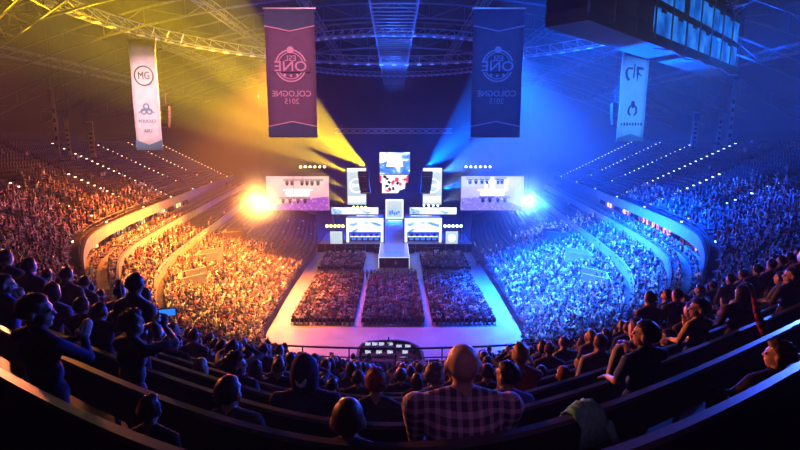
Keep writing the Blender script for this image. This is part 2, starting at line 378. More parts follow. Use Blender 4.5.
S_small = screen('dashboard_graphic', [(.42, (.02, .04, .1)), (.5, (.4, .45, .7)), (.6, (1, 1, 1))], 9, 1.1, 4)

deck = thing('stage_deck', 'wide black fronted stage deck at the far end of the arena floor', 'stage', (0, 101, 0))
mb = MB(); mb.box((.3, 103, .8), (31, 11.5, 1.6)); relb(mb, 'deck', M['black'], deck)
mb = MB(); mb.box((.3, 103, 1.62), (30.6, 11.2, .05)); relb(mb, 'deck_surface', M['stage'], deck)
mb = MB()
for x in np.arange(-14, 15, 2.0): mb.box((x+.3, 97.22, .8), (.06, .05, 1.5))
relb(mb, 'front_seams', M['truss'], deck)
thrust = thing('stage_walkway', 'pale raised walkway running from the stage into the floor seats', 'stage', (0, 91, 0))
mb = MB(); mb.box((0, 91.2, .85), (5.4, 12.4, 1.7)); relb(mb, 'body', M['black'], thrust)
mb = MB(); mb.box((0, 91.2, 1.74), (5.2, 12.3, .06)); relb(mb, 'walking_surface', M['stage'], thrust)
mb = MB()
for s in (-1, 1): mb.path([(s*2.66, 85, 1.8), (s*2.66, 97, 1.8)], .05); mb.bar((s*2.66, 84.95, 0), (s*2.66, 84.95, 1.8), .05)
mb.bar((-2.66, 84.95, 1.8), (2.66, 84.95, 1.8), .05); relb(mb, 'edge_light', M['white_em'], thrust)
mb = MB(); mb.box((0, 89.3, 1.79), (2.6, 1.0, .03)); mb.disc((0, 89.3, 1.8), (0, 0, 1), .9, .05, 20); mb.box((0, 89.3, 1.8), (3.4, .25, .05)); relb(mb, 'deck_emblem', M['blue_em'], thrust)
ramp = thing('centre_ramp', 'white lit ramp rising behind the walkway between the two booths', 'ramp', (0, 99, 1.6))
mb = MB(); mb.poly([(-1.9, 97.6, 1.65), (-1.9, 104, 1.65), (-1.9, 104, 5.6)], .1, (1, 0, 0)); mb.poly([(1.9, 97.6, 1.65), (1.9, 104, 1.65), (1.9, 104, 5.6)], .1, (1, 0, 0)); relb(mb, 'cheek', M['black'], ramp)
mb = MB(); mb.box((0, 100.8, 3.65), (3.7, 7.55, .1), rx=math.atan2(3.95, 6.4)); relb(mb, 'sloped_face', M['stage'], ramp)

def display(name, lab, cat, x0, y0, x1, y1, Y, mat, group=None, frame=M['black'], fr=.25, t=.3):
    a = at((x0+x1)/2, y1, Y); b = at((x0+x1)/2, y0, Y)
    root = thing(name, lab, cat, (a.x, Y, a.z), 0, group)
    w = (x1-x0)*Y/F; h = b.z-a.z
    mb = MB(); mb.box((0, .1, h/2), (w, t, h)); mb.build('housing', frame, root)
    mb = MB(); mb.box((0, -.1, h/2), (w-2*fr, .1, h-2*fr)); mb.build('screen', mat, root)
    return root, w, h
c1, w, h = display('centre_screen', 'big white and blue splash screen hanging highest above the stage centre', 'screen', 379.5, 152, 410, 174.5, 95, S_top, fr=.05)
mb = MB(); mb.poly([(-1.6, -.2, h*.35), (1.6, -.2, h*.35), (1.1, -.2, h*.95), (-1.1, -.2, h*.95)], .1, (0, 1, 0)); mb.build('trophy_graphic', S_white_t, c1)
a = at(394, 193, 95)
c2 = thing('map_screen', 'white irregular screen with red and black blotches below the splash screen', 'screen', (0, 95, a.z))
w = 28*95/F/2; h = (at(394, 175, 95)-a).z
out = [(-w*.86, 0), (w*.3, 0), (w*.36, h*.14), (w*.78, h*.25), (w*.82, h*.55), (w, h*.6), (w, h), (-w, h), (-w, h*.6), (-w*.84, h*.55)]
mb = MB(); mb.poly([(x, 0, z) for x, z in out], .3, (0, 1, 0)); mb.build('screen', S_map, c2)
rmat = em('red_screen_mark', (.9, .03, .08), 1.2)
for x, z, q, q2 in ((-w*.95, h*.8, .35, h*.35), (w*.95, h*.8, .35, h*.35), (w*.2, h*.75, .7, .8), (-w*.1, h*.55, .5, .6), (w*.45, h*.5, .5, .6)):
    mb = MB(); mb.box((x, -.18, z), (q, .08, q2)); mb.build('red_mark', rmat, c2)
for x, z in ((-w*.5, h*.8), (-w*.35, h*.6), (-w*.5, h*.4), (-w*.3, h*.22), (-w*.05, h*.25), (w*.25, h*.55), (-w*.65, h*.9)):
    mb = MB(); mb.box((x, -.18, z), (.45, .07, .6), ry=x); mb.build('dark_mark', M['black'], c2)

for s, nm in ((-1, 'left'), (1, 'right')):
    X = lambda px: 394+s*(394-px) if s > 0 else px
    xa, xb = sorted((X(347), X(367)))
    v, w, h = display('tall_screen', 'tall pale screen with a round emblem on the %s of the stage' % nm, 'screen', xa+(1 if s > 0 else 0), 167.5, xb+(1 if s > 0 else 0), 205, 98, S_pale, fr=.1)
    mb = MB(); mb.disc((0, -.2, h*.52), (0, 1, 0), 1.45, .08, 28, 1.2); mb.build('emblem_ring', S_white_t, v)
    letters('ONE', .95, S_white_t, v, (0, -.2, h*.52), True, .03)
    mb = MB(); mb.box((0, -.2, h*.93), (w*.9, .08, h*.09)); mb.build('white_caption_bar', S_white_t, v)
    mb = MB(); mb.box((0, -.2, h*.16), (w*.85, .08, h*.16)); mb.build('white_caption_bar', S_white_t, v)
    xa, xb = sorted((X(331), X(379)))
    display('ribbon_screen', 'long bright white ribbon screen above the %s booth' % nm, 'screen', xa, 207, xb, 214.5, 100.6, S_white, fr=.08)
    xa, xb = sorted((X(356), X(378)))
    display('ribbon_screen', 'shorter white ribbon screen just over the roof of the %s booth' % nm, 'screen', xa, 215, xb, 218.6, 100.3, S_white, fr=.05)
    xa, xb = sorted((X(329.5), X(343.5)))
    q, w, h = display('emblem_screen', 'small square lit screen standing at the outer side of the %s booth' % nm, 'screen', xa, 230.5, xb, 246.5, 97.6, S_pale, fr=.15)
    if s > 0:
        mb = MB(); mb.disc((0, -.2, h*.55), (0, 1, 0), .75, .08, 24); mb.build('round_logo', S_white_t, q)
    # side screens
    if s < 0: x0, x1 = 267, 330
    else: x0, x1 = 460, 523
    root, w, h = display('side_screen', 'wide %s side screen hanging %s of the stage' % ('pink and violet' if s < 0 else 'lavender', nm), 'screen', x0, 176, x1, 210.5, 95, S_pinkL if s < 0 else S_lavR, fr=.06)
    mb = MB(); mb.poly([(-w*.49, -.18, .06), (w*.49, -.18, .06), (w*.49, -.18, h*.42), (0, -.18, h*.30), (-w*.49, -.18, h*.12)] if s < 0 else [(-w*.49, -.18, .06), (w*.49, -.18, .06), (w*.49, -.18, h*.1), (0, -.18, h*.42), (-w*.49, -.18, h*.36)], .04, (0, 1, 0)); mb.build('crowd_picture', S_crowdL if s < 0 else S_crowdR, root)
    mb = MB(); mb.box((0, -.2, h*.6), (w*.46, .05, .3)); mb.box((0, -.2, h*.46), (w*.36, .05, .5))
    for q in range(9): mb.box(((q-4)*w*.045, -.21, h*.53), (.22, .05, .9 if q % 2 else .6))
    if s > 0: mb.box((0, -.2, h*.75), (.9, .05, 3.0)); mb.box((0, -.2, h*.84), (2.6, .05, .5)); mb.box((2.6, -.2, h*.74), (.5, .05, 2.2)); mb.box((-1.2, -.2, h*.74), (.45, .05, 2.2))
    mb.build('title_graphic', S_white_t, root)
    # booth
    xa, xb = sorted((X(346), X(384)))
    A = at((xa+xb)/2, 246, 98); w = 38*98/F; h = 5.2
    bt = thing('player_booth', 'bright white glass fronted player booth on the %s of the ramp' % nm, 'booth', (A.x, 98, 1.65))
    mb = MB(); mb.box((0, 1.7, .1), (w, 3.4, .2)); mb.box((0, 1.7, h-.1), (w, 3.6, .2)); mb.box((-w/2+.1, 1.7, h/2), (.2, 3.4, h)); mb.box((w/2-.1, 1.7, h/2), (.2, 3.4, h)); mb.build('shell', M['stage'], bt)
    mb = MB(); mb.box((0, 3.3, h*.62), (w-.5, .15, h*.6)); mb.build('back_screen', S_white, bt)
    mb = MB(); mb.box((0, -.05, h-.55), (w-.1, .12, .8)); mb.box((-w/2+.3, -.05, h/2), (.5, .12, h-.4)); mb.box((w/2-.3, -.05, h/2), (.5, .12, h-.4)); mb.build('lit_header', M['white_em'], bt)
    dk = thing('player_desk', 'long player desk with dark front inside the %s booth' % nm, 'desk', (A.x, 99, 1.85))
    mb = MB(); mb.box((0, 0, .95), (6, .8, .08)); mb.build('top', M['white_em'], dk)
    mb = MB(); mb.box((0, -.3, .45), (6, .06, .9)); mb.build('front_panel', M['black'], dk)
    mb = MB()
    for q in range(-2, 3): mb.box((q*1.15, -.35, .5), (.8, .04, .45))
    mb.build('panel_logos', M['blue_em'], dk)
    # strobes beside booth
    lamp = M['dot_y'] if s < 0 else M['dot_b']
    xx = [327+4*q for q in range(5)]
    for q, px in enumerate(xx):
        p = at(X(px), 226, 98); rt = thing('strobe_lamp', 'small %s strobe lamp in the row above the %s emblem screen' % ('amber' if s < 0 else 'white', nm), 'lamp', p, 0, 'strobe lamps %s of the stage' % nm)
        mb = MB(); mb.box((0, .1, 0), (.6, .3, .6)); mb.build('housing', M['black'], rt); mb = MB(); mb.box((0, -.08, 0), (.42, .06, .42)); mb.build('lens', lamp, rt)
    # four lamps beneath the tall screen
    for q in range(4):
        p = at(X(353.5+4*q), 207, 98) if s < 0 else at(424+4.6*q, 205.5, 98)
        rt = thing('spot_lamp', 'small %s spot lamp in the row under the %s tall screen' % ('amber' if s < 0 else 'white', nm), 'lamp', p, 0, 'spot lamps under the %s tall screen' % nm)
        mb = MB(); mb.disc((0, .15, 0), (0, 1, 0), .22, .4, 12); mb.build('housing', M['black'], rt, True); mb = MB(); mb.disc((0, -.08, 0), (0, 1, 0), .17, .06, 12); mb.build('lens', lamp, rt)
    for q in range(6):
        p = at((300.5+4.8*q) if s < 0 else (466+4.8*q), 166.8, 100)
        rt = thing('beam_lamp', 'tiny %s lamp in the row above the %s side screen' % ('amber' if s < 0 else 'white', nm), 'lamp', p, 0, 'lamps above the %s side screen' % nm)
        mb = MB(); mb.disc((0, .15, 0), (0, 1, 0), .3, .4, 12); mb.build('housing', M['black'], rt, True); mb = MB(); mb.disc((0, -.08, 0), (0, 1, 0), .18, .06, 12); mb.build('lens', lamp, rt)
    # loudspeaker array: curved hang of cabinets
    A = at(363.5 if s < 0 else 427, 171, 93)
    la = thing('line_array', 'black curved loudspeaker array hanging in front of the %s tall screen' % nm, 'speaker', A)
    for q in range(8):
        an = .06*q; mb = MB(); mb.box((s*-.02*q*q*.4, -.04*q*q*.6, -.26-.5*q), (2.1-.04*q, 1.0, .46), rx=-an); mb.build('cabinet', M['black'], la)
    mb = MB(); mb.bar((0, 0, 0), (0, 0, 24), .03); mb.build('hanging_cable', M['rail'], la)
    # subwoofers
    for q, px in enumerate((351, 359, 378) if s < 0 else (410, 428, 436)):
        p = at(px, 251, 96.4); mb = MB(); mb.box((0, 0, .6), (1.5, .9, 1.1))
        mb2 = MB(); mb2.disc((0, -.47, .6), (0, 1, 0), .42, .04, 20)
        rt = thing('subwoofer', 'black subwoofer box on the floor before the %s half of the stage' % nm, 'speaker', (p.x, 96.2, 0), 0, 'subwoofers at the %s half of the stage' % nm)
        mb.build('cabinet', M['black'], rt); mb2.build('grille', M['rail'], rt)
sq, w, h = display('square_screen', 'white framed square screen above the ramp between both booths', 'screen', 385.5, 199.5, 403.5, 218.5, 102.5, S_pale, frame=M['white_em'], fr=.28)
mb = MB()
for q in range(5): mb.box(((q-2)*.45, -.22, h*.3+.2*math.sin(q*2.)), (.35, .06, .9-.1*q))
mb.build('skyline_graphic', M['blue_em'], sq)
h1, w, h = display('name_screen', 'small bright lettered screen at the head of the ramp', 'screen', 387, 219.5, 403, 225.5, 103.5, M['white_em'], fr=.12)
mb = MB()
for q in range(6): mb.box(((q-2.5)*.42, -.22, h*.5), (.22, .05, .55))
mb.build('dark_marks', M['black'], h1)
# goal-post frames round the stage
def truss(name, a, b, wid=.5, parent=None, seg=None, r=.05, mat=None, label=None, cat='truss', group=None):
    a = Vector(a); b = Vector(b); d = (b-a); L = d.length; d.normalize()
    u = d.cross(Vector((0, 0, 1)));
    if u.length < .1: u = Vector((1, 0, 0))
    u.normalize(); v = d.cross(u); n = seg or max(2, int(L/(wid*1.6)))
    c = [(u*sx+v*sz)*wid/2 for sx, sz in ((1, 1), (-1, 1), (-1, -1), (1, -1))]
    mb = MB()
    for q in c: mb.bar(a+q, b+q, r)
    for i in range(n):
        p0 = a+d*L*i/n; p1 = a+d*L*(i+1)/n
        for q in range(4):
            mb.bar((p0 if i % 2 else p1)+c[q], (p1 if i % 2 else p0)+c[(q+1) % 4], r*.6, 3)
    m0 = (a+b)/2; mb.v = [(x[0]-m0.x, x[1]-m0.y, x[2]-m0.z) for x in mb.v]
    o = mb.build(name, mat or M['truss'], parent); o.location = m0
    if label: tag(o, label, cat, group)
    return o
tb = at(394, 131, 93).z
truss('lighting_truss', (at(335, 131, 93).x, 93, tb), (at(452, 131, 93).x, 93, tb), .8, r=.07, label='long straight white-lit truss hanging level high above the stage')
for s in (-1, 1):
    nm = 'left' if s < 0 else 'right'
    xs = 325.5 if s < 0 else 455
    truss('stage_tower', (at(xs+8, 200, 101).x, 101.5, 1.6), (at(xs+8, 200, 101).x, 101.5, 18), .6, r=.06, mat=M['rail'], label='dark truss tower at the %s side of the stage' % nm, cat='tower')
    # moving heads before the side screens
    rows = [([287, 292, 302, 307, 312, 318], 183, 180), ([283, 290, 298, 305], 202, 198)] if s < 0 else [([470, 476, 482, 487, 498, 502], 181, 178.5), ([483, 490, 498, 505], 200.5, 197)]
    for rr, (xl, yh, yb) in enumerate(rows):
        a = at(xl[0]-4, yb, 91); b = at(xl[-1]+5, yb, 91)
        truss('fixture_bar', a, b, .3, r=.035, mat=M['black'], label='thin %s bar of hanging lamps before the %s side screen' % ('upper' if rr == 0 else 'lower', nm))
        cab = at((xl[0]+xl[-1])/2, yb, 91); mb = MB(); mb.bar((0, 0, 0), (0, 0, 16), .03); o = mb.build('hanging_cable', M['rail']); o.location = cab; tag(o, 'thin dark cable holding the %s lamp bar of the %s side screen' % ('upper' if rr == 0 else 'lower', nm), 'cable')
        for px in xl:
            p = at(px, yb+.6, 91)
            rt = thing('moving_head_lamp', 'black moving head lamp hanging from the %s bar before the %s side screen' % ('upper' if rr == 0 else 'lower', nm), 'lamp', p, 0, '%s moving heads before the %s side screen' % ('upper' if rr == 0 else 'lower', nm))
            mb = MB(); mb.box((0, 0, -.1), (.5, .35, .2)); mb.box((-.25, 0, -.35), (.07, .2, .5)); mb.box((.25, 0, -.35), (.07, .2, .5)); mb.build('yoke', M['black'], rt)
            mb = MB(); mb.bar((0, 0, -.3), (0, -.15, -.85), .2, 10, .26); mb.build('head', M['black'], rt)

# big dazzling floodlights
FL = at(262, 202, 90); FR = at(528, 200, 90)
for p, s in ((FL, -1), (FR, 1)):
    nm = 'left' if s < 0 else 'right'
    rt = thing('floodlight', 'dazzling %s floodlight at the outer end of the %s side screen' % ('orange-white' if s < 0 else 'blue-white', nm), 'lamp', p)
    mb = MB(); mb.disc((0, .4, 0), (0, 1, 0), .9, .7, 24); mb.build('housing', M['black'], rt)
    mb = MB(); mb.disc((0, -.0, 0), (0, 1, 0), .72, .06, 24); mb.build('lens', M['lens_w'] if s < 0 else M['lens_b'], rt)
    mb = MB(); mb.bar((0, .4, .9), (0, .4, 22), .06); mb.build('hanging_pole', M['rail'], rt)

# ------------------------------------------------------------------ mixing desk on the floor
fo = thing('mixing_position', 'black rounded mixing position standing alone on the arena floor', 'desk', (-.4, 47, 0))
arc = [(-3.2, -2.6), (-3.2, 1.2), (-2.9, 2.2), (-2.2, 2.9), (-.9, 3.2), (.9, 3.2), (2.0, 2.7), (2.8, 1.6), (3.2, .2), (3.3, -2.6)]
mb = MB()
for (a, b) in zip(arc, arc[1:]):
    d = Vector((b[0]-a[0], b[1]-a[1], 0)); c = Vector(((a[0]+b[0])/2, (a[1]+b[1])/2, .55)); mb.box(c, (d.length+.1, .28, 1.1), rz=math.atan2(d.y, d.x))
mb.build('wall', M['black'], fo)
mb = MB(); mb.box((0, .2, .12), (6.2, 5.2, .2)); mb.build('platform', M['dark'], fo)
for (x, y, w) in ((-1.2, 1.9, 3.2), (1.4, 1.3, 2.2), (-.4, -.1, 4.8), (.1, -1.7, 4.2)):
    mb = MB(); mb.box((x, y, .9), (w, .6, .06)); mb.bar((x-w/2+.1, y, .2), (x-w/2+.1, y, .9), .03); mb.bar((x+w/2-.1, y, .2), (x+w/2-.1, y, .9), .03); mb.build('table', M['dark'], fo)
mons = [(-2.3, 1.9, 'far left corner'), (-1.6, 1.9, 'far left'), (-.9, 1.9, 'far row, left of the standing person'), (.0, 1.9, 'far row, right of the standing person'), (.9, 1.3, 'far right'), (1.8, 1.3, 'far right corner'), (-2.2, -.1, 'middle row, left end'), (-1.1, -.1, 'middle row, left of centre'), (0, -.1, 'middle row, centre'), (1.5, -.1, 'middle row, right end')]
proto = None
for (x, y, l) in mons:
    lab = 'small lit monitor on the mixing position, ' + l
    if proto is None:
        proto = thing('monitor', lab, 'monitor', (x-.4, 47+y, .93), R.uniform(-.15, .15), 'monitors of the mixing position')
        mb = MB(); mb.box((0, .03, .28), (.62, .05, .40)); mb.bar((0, .05, 0), (0, .05, .15), .03); mb.box((0, .05, .01), (.25, .18, .02)); mb.build('housing', M['black'], proto)
        mb = MB(); mb.box((0, -.003, .28), (.56, .02, .34)); mb.build('screen', S_small, proto)
    else: copy_tree(proto, None, lab, None, (x-.4, 47+y, .93), R.uniform(-.2, .2))
mc = thing('mixing_console', 'wide curved console with a bright lit surface on the mixing position', 'console', (.9, 45.6, .93))
mb = MB(); mb.box((0, 0, .08), (1.9, .7, .14), rx=.15); mb.build('body', M['dark'], mc)
mb = MB()
for q in range(-6, 7): mb.box((q*.13, .28-.012*q*q*.35, .2), (.12, .09, .03), rz=-q*.05)
mb.build('meter_bridge', M['white_em'], mc)
mb = MB()
for q in range(-5, 6):
    for w in range(3): mb.box((q*.15, -.2+w*.14, .17), (.03, .05, .03))
mb.build('faders', M['truss'], mc)

# ------------------------------------------------------------------ hall roof
def archz(x): return 45-(abs(x)/60)**2*12
for q, Y in enumerate((52, 64, 76, 90, 104, 118, 132, 148)):
    mb = MB(); pts = [(x, Y, archz(x)) for x in range(-72, 73, 6)]; lowp = [(x, Y, archz(x)-2.4) for x in range(-72, 73, 6)]
    mb.path(pts, .16); mb.path(lowp, .16)
    for i in range(len(pts)-1): mb.bar(pts[i], lowp[i], .07); mb.bar(pts[i+1] if i % 2 else pts[i], lowp[i] if i % 2 else lowp[i+1], .07)
    o = mb.build('roof_girder', M['steel']); tag(o, 'arched steel roof girder spanning the hall, number %s from the camera' % ('one', 'two', 'three', 'four', 'five', 'six', 'seven', 'eight')[q], 'girder', 'arched roof girders')
for x in (-54, -40, -27, -14, 14, 27, 40, 54):
    z = archz(x)-1.2
    truss('roof_purlin', (x, 30, z), (x, 150, z), 1.2, seg=40, r=.08, mat=M['steel'], label='long steel roof truss running towards the stage, %s' % {-54: 'far left', -40: 'second on the left', -27: 'third on the left', -14: 'just left of the catwalk', 14: 'just right of the catwalk', 27: 'third on the right', 40: 'second on the right', 54: 'far right'}[x], group='lengthwise roof trusses')
cw = thing('roof_catwalk', 'ladder-like catwalk under the roof running straight to the stage', 'catwalk', (0, 95, 38))
for s in (-1, 1):
    mb = MB(); mb.path([(s*2.9, 40, 38), (s*2.9, 152, 38)], .12); mb.path([(s*2.9, 40, 39.2), (s*2.9, 152, 39.2)], .07)
    for y in range(40, 152, 4): mb.bar((s*2.9, y, 38), (s*2.9, y+2, 39.2), .05)
    relb(mb, 'side_rail', M['steel'], cw)
mb = MB()
for y in np.arange(40, 152, 1.9): mb.box((0, y, 37.95), (5.8, .35, .1))
relb(mb, 'tread_grid', M['steel'], cw)
# oval ring truss with lit panels
def ring(a, b, z, cy, k): return [(a*math.sin(2*PI*i/k), cy+b*math.cos(2*PI*i/k), z) for i in range(k+1)]
for (a, b, z, cy, lab, w) in ((42, 46, 38, 66, 'large oval ring truss with small lit panels under the roof', 2.0), (25, 26, 38, 106, 'smaller oval ring truss above the stage', 1.2)):
    rt = thing('ring_truss', lab, 'truss', (0, cy, z))
    o1 = ring(a, b, z, cy, 96); o2 = ring(a-w, b-w, z, cy, 96); o3 = ring(a-w/2, b-w/2, z+w*.8, cy, 96)
    mb = MB(); mb.path(o1, .13); mb.path(o2, .13); mb.path(o3, .1)
    for i in range(96): mb.bar(o1[i], o2[i], .09); mb.bar(o1[i], o3[i], .06); mb.bar(o2[i+1], o3[i], .06)
    relb(mb, 'lattice', M['truss'], rt)
    pmat = pm('pale_ring_panel', (.6, .6, .6), .5, 0, .1)
    for i in range(0, 96, 1):
        mb = MB(); p = Vector(o1[i]).lerp(Vector(o2[i]), .5); mb.box(p-Vector((0, 0, .2)), (.9 if a > 30 else .5, .9 if a > 30 else .5, .12), rz=-2*PI*i/96); relb(mb, 'panel', pmat, rt)
    for i in range(0, 96, 12):
        mb = MB(); p = o1[i]; mb.bar(p, (p[0], p[1], archz(p[0])), .05); relb(mb, 'hanger', M['steel'], rt)
# long gantry with blue lit windows
ga = onz(588, 20, 30); gb = onz(737, 75, 30); ga.z = gb.z = 0
d = (gb-ga); L = d.length; ang = math.atan2(d.y, d.x)
gt = thing('roof_gantry', 'long dark roof gantry with two rows of blue lit windows, upper right', 'gantry', (ga.x, ga.y, 30), ang)
mb = MB(); mb.box((L/2, 1.6, .45), (L, 3.2, .9)); mb.box((L/2, 1.6, 3.4), (L, 3.0, .5)); mb.box((L/2, 1.6, 6.4), (L, 3.2, .6)); mb.box((L/2, 3.1, 3.4), (L, .15, 6)); mb.build('body', pm('gantry_cladding', (.0015, .0015, .002), .9, 0, 0), gt)
mb = MB()
for q in range(11): mb.bar((q*L/10, 0, .5), (q*L/10, 0, 6.4), .09); mb.bar((q*L/10, 0, 6.4 if q % 2 else 8), ((q+1)*L/10, 0, 8 if q % 2 else 6.4), .06) if q < 10 else None
mb.bar((0, 0, 8), (L, 0, 8), .1); mb.build('frame', M['steel'], gt)
npan = 19
for r_, (z0, z1) in enumerate(((.95, 3.1), (3.8, 5.9))):
    for q in range(npan):
        f0 = .30+q*.68/npan
        if r_ == 1 and q in (5,): continue
        mb = MB(); zt = z1-(.25 if q % 3 == 1 else 0); mb.box((L*(f0+.3/npan), .12, (z0+zt)/2), (L*.62/npan, .08, zt-z0)); mb.build('window', M['gantry_win'], gt)
mb = MB(); pts = [(L*q/10, -.1, .0-.35*(q % 2)) for q in range(3, 11)]; mb.path(pts, .07); mb.build('cable', M['truss'], gt)
for q in range(5):
    mb = MB(); x = L*(q+.5)/5; mb.bar((x, 1.6, 6.6), (x, 1.6, 13), .08); mb.build('hanger', M['steel'], gt)
# left counterpart in the dark
o = truss('roof_gantry', (-22, 36, 34), (-52, 62, 32), 2.6, seg=14, r=.1, mat=M['steel'], label='dark lattice gantry under the roof, upper left', cat='gantry')

# ------------------------------------------------------------------ banners
def banner(lab, tl, tr, bl, br, Y, mat, group=None, name='hanging_banner'):
    P = [at(*tl, Y), at(*tr, Y), at(*br, Y), at(*bl, Y)]
    w = ((P[1].x-P[0].x)+(P[2].x-P[3].x))/2; zt = (P[0].z+P[1].z)/2; zb = (P[2].z+P[3].z)/2; cx = sum(p.x for p in P)/4
    rt = thing(name, lab, 'banner', (cx, Y, zb), 0, group); h = zt-zb
    n = 12; vs = []; fs = []
    mb = MB()
    for i in range(n+1):
        for k_ in range(7):
            vs.append((-w/2+w*k_/6, .05*math.sin(i*.9+k_*.4), h*i/n))
    fs = [(i*7+k_, i*7+k_+1, (i+1)*7+k_+1, (i+1)*7+k_) for i in range(n) for k_ in range(6)]
    mb.add(vs, fs); o = mb.build('cloth', mat, rt, True); md = o.modifiers.new('thickness', 'SOLIDIFY'); md.thickness = .02
    mb = MB(); mb.bar((-w/2-.1, 0, h+.05), (w/2+.1, 0, h+.05), .07); mb.build('pole', M['truss'], rt)
    mb = MB(); mb.bar((-w/2-.05, 0, -.03), (w/2+.05, 0, -.03), .05); mb.build('pole', M['truss'], rt)
    for sx in (-1, 1): mb = MB(); mb.bar((sx*w/2, 0, h), (sx*w/2, 0, h+7), .02); mb.build('suspension_cable', M['rail'], rt)
    return rt, w, h
def cloth(name, col, s=.25):
    m = pm(name, col, .85, 0, .08, 1.5); b = m.node_tree.nodes['Principled BSDF']; return m
pk = pm('pink_banner_print', (.95, .55, .68), .7, 0, 0); pkb = pm('pale_blue_banner_print', (.35, .5, .85), .7, 0, 0)
for s in (-1, 1):
    if s < 0: T = [(264, 9), (313, 9), (269, 137), (319, 137)]; m = cloth('violet_banner_cloth', (.23, .13, .22)); m2 = cloth('slate_banner_cloth', (.09, .12, .22)); pr = pk; lab = 'big violet banner with mirrored COLOGNE 2015 lettering, left of the roof catwalk'
    else: T = [(472, 9), (523, 9), (472, 137), (521, 137)]; m = cloth('blue_banner_cloth', (.07, .14, .30)); m2 = cloth('dark_blue_banner_cloth', (.05, .12, .3)); pr = pkb; lab = 'big blue banner with mirrored COLOGNE 2015 lettering, right of the roof catwalk'
    rt, w, h = banner(lab, *T, 42, m)
    for (za, zb_, zc) in ((h*.995, h*.87, h*.83), (h*.005, h*.085, h*.125)):
        mb = MB(); mb.poly([(-w/2, -.1, za), (w/2, -.1, za), (w/2, -.1, zb_), (0, -.1, zc), (-w/2, -.1, zb_)], .02, (0, 1, 0)); mb.build('end_panel', m2, rt)
        mb = MB(); mb.path([(-w/2, -.13, zb_), (0, -.13, zc), (w/2, -.13, zb_)], .06); mb.build('chevron_line', pr, rt)
    zc = h*.565
    mb = MB(); mb.disc((0, -.12, zc), (0, 1, 0), 1.28, .04, 40, 1.16); mb.disc((0, -.12, zc), (0, 1, 0), 1.06, .04, 40, .98); mb.disc((0, -.14, zc+1.22), (0, 1, 0), .28, .05, 12); mb.build('emblem_ring', pr, rt)
    letters('ESL', .6, pr, rt, (0, -.14, zc+.56), True, .02, 1.1, .006)
    mb = MB(); mb.box((0, -.15, zc-.08), (3.1, .02, .84)); mb.build('emblem_plate', m, rt)
    letters('ONE', 1.1, pr, rt, (0, -.17, zc-.08), True, .02, 1.15, .006)
    mb = MB()
    for q in (-.5, 0, .5): mb.disc((q, -.14, zc-.72-(.06 if q == 0 else 0)), (0, 1, 0), .12, .04, 5)
    mb.build('emblem_stars', pr, rt)
    letters('COLOGNE', .66, pr, rt, (0, -.12, h*.345), True, .02, 1.0, .004)
    letters('2015', .62, pr, rt, (0, -.12, h*.285), True, .02, 1.0, .0)
wcl = cloth('white_banner_cloth', (.85, .72, .74)); gcl = pm('grey_blue_print', (.16, .3, .45), .7, 0, 0); dk_ = pm('charcoal_print', (.10, .08, .09), .7, 0, 0)
rt, w, h = banner('white banner with two round logos hanging over the left upper tier', (127, 40), (156, 40), (138, 149.5), (162, 149.5), 55, wcl)
mb = MB(); mb.poly([(-w/2, -.1, 0), (w/2, -.1, 0), (w/2, -.1, h*.09), (0, -.1, h*.045), (-w/2, -.1, h*.09)], .02, (0, 1, 0)); mb.build('end_panel', gcl, rt)
mb = MB(); mb.disc((0, -.12, h*.68), (0, 1, 0), 1.05, .04, 36, .92); mb.build('emblem_ring', dk_, rt); letters('MG', 1.1, dk_, rt, (0, -.13, h*.68), False, .02, .78, .0)
mb = MB()
for q in range(3):
    a = PI/2+q*2*PI/3; mb.disc((.36*math.cos(a), -.12, h*.37+.36*math.sin(a)), (0, 1, 0), .34, .04, 20, .2)
mb.path([(-.85, -.12, h*.345), (0, -.12, h*.375), (.85, -.12, h*.345)], .07); mb.build('cloud_logo', gcl, rt)
letters('CLOUD9', .48, gcl, rt, (0, -.12, h*.265), True, .02); letters('USA', .5, gcl, rt, (0, -.12, h*.175), True, .02)
bcl = cloth('pale_blue_banner_cloth', (.5, .66, .8)); nav = pm('navy_print', (.02, .06, .16), .7, 0, 0)
rt, w, h = banner('pale blue banner with two dark logos hanging over the right upper tier', (621, 48), (648, 48), (618, 141), (645, 141), 55, bcl)
mb = MB(); mb.poly([(-w/2, -.1, 0), (w/2, -.1, 0), (w/2, -.1, h*.03), (0, -.1, h*.08), (-w/2, -.1, h*.03)], .02, (0, 1, 0)); mb.build('end_panel', gcl, rt); mb = MB(); mb.poly([(-w/2, -.1, h), (w/2, -.1, h), (w/2, -.1, h*.95), (0, -.1, h*.99), (-w/2, -.1, h*.95)], .02, (0, 1, 0)); mb.build('end_panel', gcl, rt)
